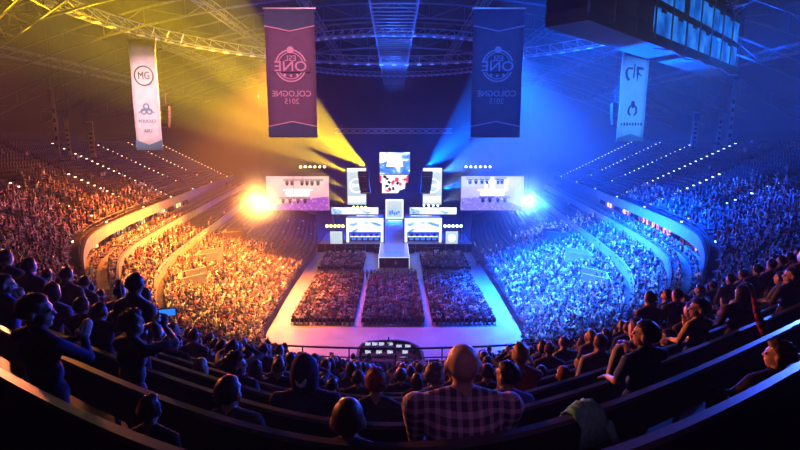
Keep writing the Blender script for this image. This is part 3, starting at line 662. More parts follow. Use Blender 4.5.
# first logo: mirrored angular F with wings
mb = MB(); zc = h*.73
def wing(sx): return [(sx*.12, -.13, zc+.75), (sx*.16, -.13, zc-.1), (sx*.3, -.13, zc-.9), (sx*.34, -.13, zc-.1), (sx*.8, -.13, zc-.35), (sx*.36, -.13, zc+.12), (sx*.36, -.13, zc+.38), (sx*.95, -.13, zc+.38), (sx*.75, -.13, zc+.62), (sx*.36, -.13, zc+.68)]
mb.poly(wing(1), .04, (0, 1, 0))
mb.path([(-.1, -.13, zc+.95), (-.12, -.13, zc-.5)], .07); mb.path([(-.3, -.13, zc+.5), (-.75, -.13, zc+.55), (-.95, -.13, zc+.2), (-.85, -.13, zc-.35), (-.6, -.13, zc-.7)], .12); mb.build('team_logo', nav, rt)
mb = MB(); zc = h*.36; mb.disc((0, -.13, zc+.55), (0, 1, 0), .2, .04, 14)
mb.path([(0, -.13, zc+.5), (-.4, -.13, zc), (-.42, -.13, zc-.5), (-.2, -.13, zc-.75)], .1); mb.path([(0, -.13, zc+.5), (.4, -.13, zc), (.42, -.13, zc-.5), (.2, -.13, zc-.75)], .1); mb.path([(0, -.13, zc+.4), (0, -.13, zc)], .13); mb.build('bird_logo', nav, rt)
mb = MB()
for q in range(8): mb.box(((q-3.5)*.3, -.13, h*.185), (.16, .03, .32 if q % 3 else .22))
mb.build('small_lettering', nav, rt)
thin = [('thin yellow-white banner farthest left over the left upper tier', (52, 88), (55, 88), (55, 157), (59.5, 157), wcl, 60), ('thin white banner second from the left over the left upper tier', (64, 118), (68, 118), (68, 155), (72, 155), wcl, 62), ('thin banner with a blue top third from the left over the left tier', (87, 122), (93, 122), (90, 157), (96, 157), wcl, 64),
        ('thin tall pale banner pole line farthest right over the right upper tier', (731, 80), (735, 80), (729, 145), (733, 145), bcl, 60), ('thin pale banner second from the right over the right upper tier', (719, 108), (723, 108), (716, 150), (720, 150), bcl, 62), ('short blue banner third from the right over the right upper tier', (693, 113), (699, 113), (691, 147), (697, 147), bcl, 64)]
for i, (l, a, b, c_, d_, m, Y) in enumerate(thin):
    rt, w, h = banner(l, a, b, c_, d_, Y, m)
    for q in range(5): mb = MB(); mb.box((0, -.12, h*(.15+.13*q)), (w*.5, .03, h*.06)); mb.build('small_mark', nav if i != 2 else gcl, rt)
    if i in (2, 5): mb = MB(); mb.box((0, -.12, h*.88), (w*.96, .03, h*.22)); mb.build('blue_top', pm('blue_print', (.05, .2, .6), .7, 0, 0), rt)
for s in (-1, 1):
    p = at(166 if s < 0 else 615, 106 if s < 0 else 103, 70); la = thing('line_array', 'small black loudspeaker array hanging beside the %s banner of team logos' % ('left' if s < 0 else 'right'), 'speaker', p)
    for q in range(6): mb = MB(); mb.box((0, -.02*q*q, -.25-.48*q), (.9, .7, .44), rx=-.07*q); mb.build('cabinet', M['black'], la)
    mb = MB(); mb.bar((0, 0, 0), (0, 0, 14), .04); mb.build('hanging_cable', M['rail'], la)

# ------------------------------------------------------------------ people
def V(*a): return Vector(a)
def ik(S, T, l1, l2, pole):
    d = T-S; L = min(d.length, (l1+l2)*.999); dn = d.normalized(); T = S+dn*L
    a = (l1*l1-l2*l2+L*L)/(2*L); h = math.sqrt(max(0, l1*l1-a*a)); p = (pole-dn*pole.dot(dn)).normalized()
    return S+dn*a+p*h, T
class Body:
    """capsules and ellipsoids that are fused into one skin"""
    def __init__(s): s.p = []
    def cap(s, a, ra, b, rb, tag): s.p.append(('c', Vector(a), ra, Vector(b), rb, tag))
    def ell(s, c, r, tag, rot=None): s.p.append(('e', Vector(c), Vector(r), (rot or Matrix.Identity(3)), 0, tag))
    def mesh(s, vox, faces, tags, smooth=2):
        mb = MB()
        for q in s.p:
            if q[0] == 'e': mb.ell(q[1], q[2], 16, 10, q[3])
            else:
                d = (q[3]-q[1]); mb.bar(q[1], q[3], q[2], 12, q[4]); mb.ell(q[1], (q[2],)*3, 12, 8); mb.ell(q[3], (q[4],)*3, 12, 8)
        me = bpy.data.meshes.new('fig'); me.from_pydata(mb.v, [], mb.f)
        bm = bmesh.new(); bm.from_mesh(me); bmesh.ops.recalc_face_normals(bm, faces=bm.faces); bm.to_mesh(me); bm.free()
        o = bpy.data.objects.new('fig', me); C.objects.link(o)
        m = o.modifiers.new('r', 'REMESH'); m.mode = 'VOXEL'; m.voxel_size = vox
        m2 = o.modifiers.new('s', 'SMOOTH'); m2.factor = .5; m2.iterations = smooth
        dg = bpy.context.evaluated_depsgraph_get(); tmp = bpy.data.meshes.new_from_object(o.evaluated_get(dg))
        if faces and len(tmp.polygons)*2 > faces:
            m3 = o.modifiers.new('d', 'DECIMATE'); m3.ratio = faces/(len(tmp.polygons)*2)
            dg = bpy.context.evaluated_depsgraph_get(); bpy.data.meshes.remove(tmp); tmp = bpy.data.meshes.new_from_object(o.evaluated_get(dg))
        bpy.data.objects.remove(o)
        n = len(tmp.polygons); cen = np.empty(n*3); tmp.polygons.foreach_get('center', cen); cen = cen.reshape(-1, 3)
        best = np.full(n, 1e9); idx = np.zeros(n, int)
        for q in s.p:
            if q[0] == 'e':
                rm = np.array(q[3]); rr = np.array(q[2]); loc = ((cen-np.array(q[1])) @ rm)/rr; d = (np.linalg.norm(loc, axis=1)-1)*rr.min()
            else:
                a = np.array(q[1]); b = np.array(q[3]); ab = b-a; L = max(1e-9, (ab**2).sum()); f = np.clip(((cen-a) @ ab)/L, 0, 1)
                d = np.linalg.norm(cen-a-f[:, None]*ab, axis=1)-(q[2]+(q[4]-q[2])*f)
            k_ = d < best; best[k_] = d[k_]; idx[k_] = tags.index(q[5])
        tmp.polygons.foreach_set('material_index', idx.astype(np.int32)); tmp.polygons.foreach_set('use_smooth', [True]*n); tmp.update()
        return tmp
TAGS = ['skin', 'shirt', 'trousers', 'shoe', 'eye', 'lip']
def hand(b, W, fd, pn, s, curl=.5):
    """palm, four unequal fingers and a thumb at wrist W; fd finger direction, pn palm normal"""
    fd = fd.normalized(); pn = (pn-fd*pn.dot(fd)).normalized(); sd = fd.cross(pn)*s
    rot = Matrix((sd, pn, fd)).transposed()
    b.ell(W+fd*.045, (.042, .017, .052), 'skin', rot)
    for i, L in enumerate((.040, .046, .043, .034)):
        p = W+fd*.085+sd*(.031-.0205*i); a1 = curl*.6; a2 = curl*1.6
        q = p+(fd*math.cos(a1)+pn*math.sin(a1))*L; r = q+(fd*math.cos(a2)+pn*math.sin(a2))*L*.8
        b.cap(p-fd*.02, .0095, q, .0088, 'skin'); b.cap(q, .0088, r, .0075, 'skin')
    p = W+fd*.02+sd*.034; q = p+(fd*.6+sd*.75+pn*.3).normalized()*.04; r = q+(fd*.9+sd*.25+pn*.35).normalized()*.03
    b.cap(p, .012, q, .0105, 'skin'); b.cap(q, .0105, r, .009, 'skin')
def figure(stand=False, lean=0.0, arms='lap', head_yaw=0.0, head_tilt=0.0, wide=1.0, sleeve='long', fat=1.0, hs=1.0, vox=.011, faces=9000):
    b = Body(); hz = .92 if stand else .53
    sl, cl = math.sin(lean), math.cos(lean)
    def T(x, y, z): return V(x, y*cl+z*sl, hz+z*cl-y*sl)    # torso space, z up from the hips
    rl_ = Matrix.Rotation(-lean, 3, 'X')
    b.ell(T(0, 0, 0), (.165*wide, .12*fat, .12), 'trousers' if stand else 'shirt', rl_)
    b.ell(T(0, .005, .17), (.145*wide, .105*fat, .15), 'shirt', rl_)
    b.ell(T(0, -.005, .34), (.172*wide, .118*fat, .155), 'shirt', rl_)
    b.cap(T(-.15*wide, 0, .445), .062, T(.15*wide, 0, .445), .062, 'shirt')
    b.cap(T(-.04, 0, .50), .058, T(.04, 0, .50), .058, 'shirt')
    for s in (-1, 1): b.cap(T(s*.03, -.01, .525), .045, T(s*.15*wide, -.005, .465), .05, 'shirt')
    nk = T(0, .0, .47); hc = nk+V(0, .02+.13*math.sin(lean*.5), .19*math.cos(lean*.5))
    b.cap(nk, .056, hc+V(0, -.02, -.05), .052, 'skin')
    Hm = Matrix.Rotation(head_yaw, 3, 'Z') @ Matrix.Rotation(-head_tilt, 3, 'X')
    def Hd(x, y, z): return hc+(Hm @ V(x, y, z))*hs
    def he(c, r, tg): b.ell(Hd(*c), [q*hs for q in r], tg, Hm)
    he((0, -.012, .024), (.078, .095, .088), 'skin'); he((0, .022, -.03), (.060, .068, .082), 'skin'); he((0, .055, -.085), (.030, .030, .026), 'skin')
    he((0, .07, .03), (.052, .022, .012), 'skin')
    b.cap(Hd(0, .086, .012), .009*hs, Hd(0, .101, -.020), .013*hs, 'skin'); he((0, -.018, .050), (.073, .086, .060), 'skin')
    for s in (-1, 1):
        he((s*.082, -.010, -.008), (.012, .022, .036), 'skin'); he((s*.030, .080, .008), (.014, .010, .008), 'eye')
    he((0, .086, -.055), (.026, .012, .008), 'lip')
    for s in (-1, 1):
        if stand:
            K = V(s*.10, .03, .48); A = V(s*.11, -.02, .09); hp = V(s*.09, 0, .90)
        else:
            K = V(s*.13, .43, .53); A = V(s*.13, .38, .10); hp = V(s*.09, .02, .50)
        b.cap(hp, .088*fat, K, .062, 'trousers'); b.cap(K, .060, A, .042, 'trousers')
        b.ell(A+V(0, .06, -.045), (.045, .125, .04), 'shoe')
        S = T(s*.19*wide, -.005, .44); pole = V(s*.5, -.5, -.6); cross = Vector((0, 0, 0))
        fd = V(0, .8, -.3); pn = V(0, 0, -1); curl = .6
        if arms == 'lap' or (arms in ('chin', 'photo_one', 'up_one') and s < 0): W = V(s*.11, .30, hz+.10)
        elif arms == 'clap': W = T(s*.035, .33, .30); fd = V(-s*.1, .5, .9); pn = V(-s, 0, 0); curl = .1; pole = V(s*1, -.1, -.7)
        elif arms in ('photo', 'photo_one'): W = T(s*.08, .30, .60); fd = V(-s*.2, .3, .9); pn = V(-s*.9, .3, 0); curl = .9; pole = V(s*1, .2, -.4)
        elif arms in ('up', 'up_one'): W = T(s*.25, .12, .95); fd = V(0, .1, 1); pn = V(0, 1, 0); curl = .15; pole = V(s, .2, 0)
        elif arms in ('chin', 'pray'): W = Hd(0, .14, -.16)+V(s*.02, 0, -.02); fd = V(-s*.1, -.1, 1); pn = V(-s, -.2, 0); curl = .35 if arms == 'pray' else 1.1; pole = V(s*.7, .3, -1)
        elif arms == 'hips': W = T(s*.22, .02, .06); fd = V(-s*.3, .5, -.5); pole = V(s, -.8, 0)
        elif arms == 'fold': W = T(-s*.10, .19, .22+.03*s); fd = V(-s, .1, .1); pn = V(0, -1, 0); pole = V(s*.8, -.3, -.6)
        E_, W = ik(S, W, .29, .26, pole)
        b.cap(S, .060*fat if sleeve != 'none' else .052, E_, .048 if sleeve == 'long' else .043, 'shirt' if sleeve != 'none' else 'skin')
        if sleeve == 'short': b.p[-1] = ('c', S, .064*fat, S.lerp(E_, .7), .056, 'shirt'); b.cap(S.lerp(E_, .6), .045, E_, .041, 'skin')
        b.cap(E_, .043 if sleeve == 'long' else .038, W, .031 if sleeve == 'long' else .027, 'shirt' if sleeve == 'long' else 'skin')
        hand(b, W+(W-E_).normalized()*.0, fd, pn, s, curl)
    return b.mesh(vox, faces, TAGS), hc, Hm
def hair_mesh(style, hs=1.0, n=28, m=18):
    """closed cap of hair in head space"""
    vs = []; fs = []; amp = {'short': .006, 'curly': .026, 'spiky': .022, 'long': .008, 'buzz': .001, 'grey': .02, 'bob': .012}.get(style, .005)
    th = {'buzz': 1.065, 'short': 1.10, 'curly': 1.20, 'spiky': 1.14, 'long': 1.12, 'grey': 1.13, 'bob': 1.16}[style]
    fr = {'curly': 40, 'grey': 34, 'spiky': 60}.get(style, 25)
    for j in range(m+1):
        for i in range(n):
            a = 2*PI*i/n; bb = PI*j/m; d = V(math.sin(bb)*math.cos(a), math.sin(bb)*math.sin(a), math.cos(bb))
            base = V(d.x*.078, -.010+d.y*.098, .018+d.z*.100)
            low = -.55 if style in ('short', 'spiky', 'curly', 'grey', 'buzz') else -.95
            line = .45 if d.y > .35 else (low if d.y < -.1 else low+(.45-low)*(d.y+.1)/.45)
            edge = max(0, min(1, (d.z-line)/.16))
            k_ = .86+(th-.86)*edge
            p = V(base.x*k_, -.010+(base.y+.010)*k_, .018+(base.z-.018)*k_)
            if edge > 0: p += d*amp*edge*(noise.noise(d*fr*.1*3)+noise.noise(d*fr*.25))
            if style in ('long', 'bob') and d.z < .1 and d.y < .35: p.z -= (.16 if style == 'long' else .05)*min(1, (.1-d.z)); p.x *= 1.08
            if style == 'spiky' and d.z > .3: p.z += .022*abs(noise.noise(d*9))+.012
            vs.append(p*hs)
    for j in range(m):
        for i in range(n): fs.append((j*n+i, (j+1)*n+i, (j+1)*n+(i+1) % n, j*n+(i+1) % n))
    mb = MB(); mb.add(vs, fs); return mb
def shirt(name, col, rough=.85):
    return pm(name, col, rough, 0, .2, 30)
def plaid(name):
    m, nt, b = nodes(name); b.inputs['Roughness'].default_value = .85
    tc = nt.nodes.new('ShaderNodeTexCoord'); acc = None
    for ax, sc in (('X', 11), ('Z', 10)):
        w = nt.nodes.new('ShaderNodeTexWave'); w.bands_direction = ax; w.inputs['Scale'].default_value = sc/2; w.inputs['Distortion'].default_value = .3
        nt.links.new(tc.outputs['Object'], w.inputs['Vector'])
        r = nt.nodes.new('ShaderNodeValToRGB'); r.color_ramp.interpolation = 'CONSTANT'
        r.color_ramp.elements[0].color = (.10, .07, .12, 1); r.color_ramp.elements[1].position = .62; r.color_ramp.elements[1].color = (.62, .52, .55, 1)
        nt.links.new(w.outputs['Fac'], r.inputs['Fac'])
        if acc is None: acc = r.outputs['Color']
        else:
            mx = nt.nodes.new('ShaderNodeMix'); mx.data_type = 'RGBA'; mx.inputs[0].default_value = .5
            nt.links.new(acc, mx.inputs[6]); nt.links.new(r.outputs['Color'], mx.inputs[7]); acc = mx.outputs[2]
    nt.links.new(acc, b.inputs['Base Color']); return m
SH = dict(black=shirt('black_cloth', (.014, .014, .017)), navy=shirt('navy_cloth', (.02, .025, .07)), grey=shirt('grey_cloth', (.12, .12, .13)), white=shirt('white_cloth', (.6, .6, .6)), blue=shirt('blue_cloth', (.08, .14, .38)), red=shirt('red_cloth', (.35, .03, .03)),
          tan=shirt('mustard_cloth', (.7, .45, .08)), teal=shirt('pale_green_cloth', (.14, .45, .26)), plaid=plaid('plaid_cloth'), dgrey=shirt('dark_grey_cloth', (.05, .05, .055)))
for m_ in SH.values(): m_.node_tree.nodes['Principled BSDF'].inputs['Specular IOR Level'].default_value = .12
def row_t(px, j, hz_, inset=.38):
    a, b = -5.5, 5.5
    for _ in range(40):
        m = (a+b)/2
        if proj(seat_pos(m, j, inset)+V(0, 0, hz_))[0] < px: a = m
        else: b = m
    return a
def seat_pos(t, j, inset=.38):
    q = up(t, kback(j)); n = (cv(Ep, t)-cv(Qp, t)).normalized(); return V3(q+n*inset, zrow(j))
def yaw_to(p, tgt=(0, 92)): return math.atan2(-(tgt[0]-p.x), tgt[1]-p.y)
named = []; HP = []
def person(label, px, py, j, stand=False, arms='lap', hair='short', hairmat='hair_dark', top='black', turn=0.0, head=0.0, tilt=0.0, wide=1.0, sleeve='long', fat=1.0, hs=1.0, scale=1.0, lean=None, skin='skin', dz=0.0, hood=False, inset=.38):
    best = None
    for ln in ([lean] if lean is not None else [math.radians(a) for a in (range(-4, 30, 2) if stand else range(-14, 60, 3))]):
        hz_ = ((.92 if stand else .53)+.47*math.cos(ln)+.19*math.cos(ln*.5))*scale; hy = (.47*math.sin(ln)+.02+.13*math.sin(ln*.5))*scale
        t = row_t(px, j, hz_, inset+hy); p = seat_pos(t, j, inset+hy)+V(0, 0, hz_); e = abs(proj(p)[1]-py)+abs(ln-.1)*6
        if best is None or e < best[0]: best = (e, ln, t, proj(p)[1])
    if abs(best[3]-py) > 4 and best[3] < py and scale > .84: return person(label, px, py, j, stand, arms, hair, hairmat, top, turn, head, tilt, wide, sleeve, fat, hs*1.035, scale*.96, lean, skin, dz, hood, inset)
    e, ln, t, yy = best; p = seat_pos(t, j, inset); ya = yaw_to(p)+turn
    me, hc, Hm = figure(stand, ln, arms, head, tilt, wide, sleeve, fat, hs)
    for m in (M[skin], SH[top], M['trousers'], M['shoe'], M['eye'], M['lip']): me.materials.append(m)
    root = thing('person', label, 'person', p+V(0, 0, dz), ya); root.scale = (scale,)*3
    me.name = 'body'; link(bpy.data.objects.new('body', me), root)
    if hair:
        mb = hair_mesh(hair, hs); h = mb.build('hair', M[hairmat], root, True); h.location = hc; h.rotation_euler = Hm.to_euler()
    if hood:
        mb = MB(); n, m_ = 24, 16; vs = []
        for jj in range(m_+1):
            for i in range(n):
                a = 2*PI*i/n; bb = PI*jj/m_; d = V(math.sin(bb)*math.cos(a), math.sin(bb)*math.sin(a), math.cos(bb))
                k_ = 1.0 if d.y < .45 else .62
                w = 1+.35*max(0, -d.z)**2
                vs.append(V(d.x*.122*w*k_, -.015+d.y*.135*k_, .015+d.z*(.175 if d.z > 0 else .20))+V(0, -.03*max(0, d.z)**3, .02*max(0, d.z)**6))
        mb.add(vs, [(jj*n+i, (jj+1)*n+i, (jj+1)*n+(i+1) % n, jj*n+(i+1) % n) for jj in range(m_) for i in range(n)])
        h = mb.build('hood', SH[top], root, True); h.location = hc
        mb = MB(); mb.poly([(-.05, -.165, .03), (-.02, -.168, -.005), (.0, -.168, .0), (.035, -.166, .045), (.045, -.166, .02), (.03, -.168, -.02), (-.005, -.169, -.035), (-.04, -.168, -.01)], .012, (0, 1, 0)); q = mb.build('printed_mark', SH['white'], h); q['label'] = 'small white winged mark on the hood'
    _q = seat_pos(row_t(px, j, 1.1, inset), j, inset); named.append((p, t, j)); HP.append((px, py, (p-V(0, 0, 22)).length)); print('PERSON %s want y %d got %.0f lean %.0f' % (label[:40], py, yy, math.degrees(ln)))
    return root
P = person
P('bald broad man in a plaid shirt, seen from behind, centre right', 463, 367, 19, hair=None, top='plaid', wide=1.36, fat=1.3, hs=1.14, scale=1.16, skin='skin2', inset=.3)
P('man with shaved head low at the bottom, left of centre', 348, 413, 19, hair='buzz', hairmat='hair_brown', top='black', hs=1.3, scale=.92, lean=-.1, inset=.22)
P('man with very short hair, head over the bench rail, lower left', 229, 397, 19, hair='buzz', hairmat='hair_dark', top='dgrey', hs=1.12, head=-.25, scale=.95)
P('person in a dark raised hood with a small white mark', 305, 374, 18, hair=None, top='navy', wide=1.25, fat=1.2, hood=True, hs=1.05, scale=1.02)
P('boy with spiky reddish hair in front of the shaved head', 376, 381, 18, hair='spiky', hairmat='hair_red', top='dgrey', hs=1.05, scale=.95)
P('bearded man with big dark curly hair looking right', 236, 369, 17, hair='curly', hairmat='hair_dark', top='navy', head=-1.2, hs=1.2)
P('blonde woman with long straight hair, left half', 201, 371, 17, hair='long', hairmat='hair_blonde', top='dgrey', hs=1.05, skin='skin2')
P('woman with long dark hair right of the curly-haired man', 256, 372, 16, hair='long', hairmat='hair_brown', top='grey')
P('man with short brown hair and dark jacket left of the hood', 279, 368, 16, hair='short', hairmat='hair_brown', top='black', wide=1.1)
P('small-headed spectator just right of the hood', 332, 384, 17, hair='short', top='navy', hs=.85, scale=.85)
P('dark-shirted man on his own left of the mixing position', 358, 379, 15, hair='short', top='black', wide=1.1)
P('man with broad dark shoulders in the middle, below the mixing position', 401, 376, 14, hair='short', top='black', wide=1.2, hs=1.1)
P('shorter spectator with round dark hair beside the broad-shouldered man', 417, 381, 15, hair='bob', top='black', scale=.9)
P('person with grey curly hair turned right beside the bald man', 436, 376, 17, hair='grey', hairmat='hair_grey', top='blue', head=-1.0, hs=1.15)
P('dark-haired man in blue jacket right of the bald man', 507, 376, 18, hair='short', top='blue', hs=1.1, head=.7)
P('spectator half hidden between the bald man and the blue jacket', 487, 374, 16, hair='short', top='navy')
P('dark-haired spectator right of the blue jacket, in the middle distance', 541, 380, 16, hair='short', top='navy', hs=1.05)
P('spectator in a red top with reddish hair, right of centre', 563, 382, 17, hair='short', hairmat='hair_red', top='red', hs=.95)
P('spectator with side-lit face right of the red top', 581, 376, 16, hair='short', top='black', head=.9)
P('spectator with a round dark head, second right of the red top', 598, 371, 15, hair='bob', top='dgrey')
P('man in dark shirt looking left, above the leaning shoulder', 622, 352, 16, stand=False, hair='short', top='navy', head=.8, hs=1.05, scale=1.08)
P('man with dark hair and pink-lit bare arms, right', 645, 349, 19, stand=True, hair='short', top='blue', arms='chin', sleeve='short', wide=1.15, hs=1.05, head=.5, turn=.35, scale=.95)
P('man with orange-lit face just right of the leaning man', 668, 341, 17, hair='short', top='navy', head=.8, hs=1.1)
P('person in a mustard jacket with hand raised to the mouth, right', 699, 328, 18, stand=True, hair='short', top='tan', arms='chin', head=.85, turn=.3, hs=1.1)
P('small spectator with a lit face behind the mustard jacket', 721, 322, 14, stand=False, hair='short', top='blue', head=.5, arms='photo')
P('tall person with long dark hair in black, right', 742, 322, 18, stand=True, hair='long', top='black', wide=1.1)
P('man standing at the right edge looking left', 792, 305, 18, stand=True, hair='short', top='dgrey', head=.9, hs=1.1)
P('person in grey sweater at the right edge, upper', 780, 284, 17, stand=True, hair='short', top='grey', turn=.4)
P('person with curly hair at the lower right edge', 778, 385, 20, hair='curly', hairmat='hair_brown', top='black', head=.8, scale=.8)
P('man in T-shirt standing with raised elbows, filming, left', 130, 334, 19, stand=True, hair='spiky', hairmat='hair_dark', top='grey', arms='photo', sleeve='short', wide=1.15, scale=.96, turn=-.5, lean=.1)
P('man with short hair right of the filming man', 172, 345, 16, hair='short', top='black', head=-.9, hs=1.1)
P('dark broad figure clapping, lower left', 37, 325, 20, stand=True, hair='short', top='navy', arms='clap', wide=1.2, head=-.8, turn=-.4)
P('person at the left edge with hands up to the face', 5, 308, 19, stand=True, hair='short', top='blue', arms='pray', sleeve='short', head=-.5, turn=-.4)
P('hunched person with curly brown hair at the bottom, left', 150, 428, 20, hair='curly', hairmat='hair_brown', top='black', lean=.35, scale=.70)
P('broad person in black with folded arms, left of the filming man', 82, 322, 18, stand=True, hair='short', top='black', arms='fold', wide=1.1)
P('person with raised hands between the clapping and the filming figures', 100, 338, 18, stand=True, hair='short', top='navy', arms='up_one')
# pale green jacket over the bench rail
tj = row_t(584, 19, 1.05, .03); p = seat_pos(tj, 19, .03)+V(0, 0, 1.05); p2 = seat_pos(tj+.01, 19, .03)+V(0, 0, 1.05)
jk = thing('jacket', 'pale green jacket slung over the blue-lit bench rail, right of the plaid shirt', 'jacket', p, math.atan2((p2-p).y, (p2-p).x))
mb = MB(); vs = []; n = 17
for i in range(n):
    for k_ in range(9):
        a = PI*k_/8; x = -.12+.24*i/(n-1); hgt = .07*math.sin(PI*(i+1.5)/(n+2))+.012*math.sin(i*1.9+k_)
        vs.append((x+.01*math.sin(k_*2.1+i), .10*math.cos(a), -.10+(hgt+.11)*math.sin(a)*(1 if k_ % 8 else 0)-.08*(k_ in (0, 8))))
mb.add(vs, [(i*9+k_, i*9+k_+1, (i+1)*9+k_+1, (i+1)*9+k_) for i in range(n-1) for k_ in range(8)]); o = mb.build('body', SH['teal'], jk, True); md = o.modifiers.new('thickness', 'SOLIDIFY'); md.thickness = .012
mb = MB(); mb.bar((.10, -.10, -.05), (.17, -.13, -.22), .035, 9, .03); mb.build('sleeve', SH['teal'], jk, True)
# furled red flag held up at the right
p = seat_pos(row_t(790, 19, 1.0), 19)+V(.0, .15, .0)
fl = thing('furled_flag', 'dark red furled flag slanting upwards at the right', 'flag', p)
mb = MB(); a = at(748, 282, p.y)-p; b_ = at(781, 385, p.y)-p; pts = [a.lerp(b_, i/14.) for i in range(15)]
for i in range(14):
    w0 = .008+.042*math.sin(min(1, i/9)*PI/2); w1 = .008+.042*math.sin(min(1, (i+1)/9)*PI/2); mb.bar(pts[i]+V(.01*math.sin(i), 0, 0), pts[i+1]+V(.01*math.sin(i+1), 0, 0), w0, 9, w1)
mb.build('cloth', SH['red'], fl, True)
mb = MB(); mb.bar(a, a.lerp(b_, 1.3), .012, 8); mb.build('pole', M['rail'], fl)

fm = [o for o in bpy.data.objects if o.get('label', '').startswith('man in T-shirt')][0]; pos_film = fm.location+Matrix.Rotation(fm.rotation_euler.z, 3, 'Z') @ (V(0, .40, 1.53)*fm.scale.x+V(0, .05, .05))
# phones held by the filming people
for lab, pt in (('small phone with a lit screen in the hands of the filming man', pos_film), ):
    ph = thing('phone', lab, 'phone', pt, .3); mb = MB(); mb.box((0, 0, 0), (.15, .01, .075)); mb.build('case', M['black'], ph)
    mb = MB(); mb.box((0, -.007, 0), (.13, .004, .06)); mb.build('screen', M['blue_em'], ph)

# three hundred nearest spectators: copies of a few seated figures
palette = ramp_random('spectator_cloth', CLOTH)
hairs = ['hair_dark', 'hair_dark', 'hair_brown', 'hair_dark', 'hair_brown', 'hair_blonde']
kinds = [('fold', 0, .1, 'short', True), ('lap', .4, .15, 'short', True), ('lap', 0, .1, 'short'), ('lap', .5, .25, 'bob'), ('clap', 0, .05, 'short'), ('chin', -.4, .2, 'curly'), ('fold', .2, 0, 'short'), ('photo', 0, .05, 'long'), ('lap', -.6, .35, 'buzz')]
protos = []
for i, (ar, hy, ln, hr, *st) in enumerate(kinds):
    me, hc, Hm = figure(bool(st), ln, ar, hy, 0, 1.0, 'long', 1.0, 1.05, .02, 1500)
    for m in (M['skin'], palette, M['trousers'], M['shoe'], M['eye'], M['lip']): me.materials.append(m)
    root = thing('spectator', 'x', 'person', (0, 0, 0)); me.name = 'body'; link(bpy.data.objects.new('body', me), root)
    h = hair_mesh(hr, 1.05, 14, 9).build('hair', M[hairs[i % 6]], root, True); h.location = hc; h.rotation_euler = Hm.to_euler(); protos.append(root)
cand = []
for j in range(2, 19):
    for s in (-1, 1):
        for t in arc_ts(lambda t: up(t, kback(j)), R.uniform(.02, .08) if s > 0 else .1, 5.2, .56):
            q = seat_pos(s*t, j); 
            if R.random() < .06: continue
            if any(jj in (j,) and (q-pp).length < .5 for pp, tt, jj in named): continue
            u, v = proj(q+V(0, 0, 1.1))
            dq = (q-V(0, 0, 22)).length
            if any(dq < dd and abs(u-hu) < 12 and hv-18 < v < hv+24 for hu, hv, dd in HP): continue
            if -10 < u < 810 and v < 460: cand.append(((q-V(0, 0, 22)).length, s*t, j, q))
cand.sort(key=lambda c: c[0]); near = cand[:300]; taken = set((round(c[1], 4), c[2]) for c in near)
TXT = {-2: 'spectator in the dense dark crowd at the far left of the near tier', -1: 'spectator in the dark near crowd between filming man and hood', 0: 'spectator in the small-headed crowd below the mixing position', 1: 'spectator in the near crowd between red top and mustard jacket', 2: 'spectator in the blue-lit near crowd at the right edge'}
GR = {-2: 'spectators of the near tier, far left', -1: 'spectators of the near tier, left', 0: 'spectators of the near tier, middle', 1: 'spectators of the near tier, right', 2: 'spectators of the near tier, far right'}
used = set()
for n_, (dist, t, j, q) in enumerate(near):
    u, v = proj(q+V(0, 0, 1.1)); i = R.randrange(2) if (abs(u-400) > 250 and R.random() < .5) else R.randrange(2, len(protos)); z = -2 if u < 110 else -1 if u < 310 else 0 if u < 540 else 1 if u < 710 else 2
    root = protos[i] if i not in used else copy_tree(protos[i]); used.add(i)
    root['label'] = TXT[z]; root['group'] = GR[z]; root.location = q+V(R.uniform(-.05, .05), R.uniform(-.04, .04), 0); root.rotation_euler = (0, 0, yaw_to(q)+R.uniform(-.25, .25)); sc = R.uniform(.93, 1.06); root.scale = (sc, sc, sc)

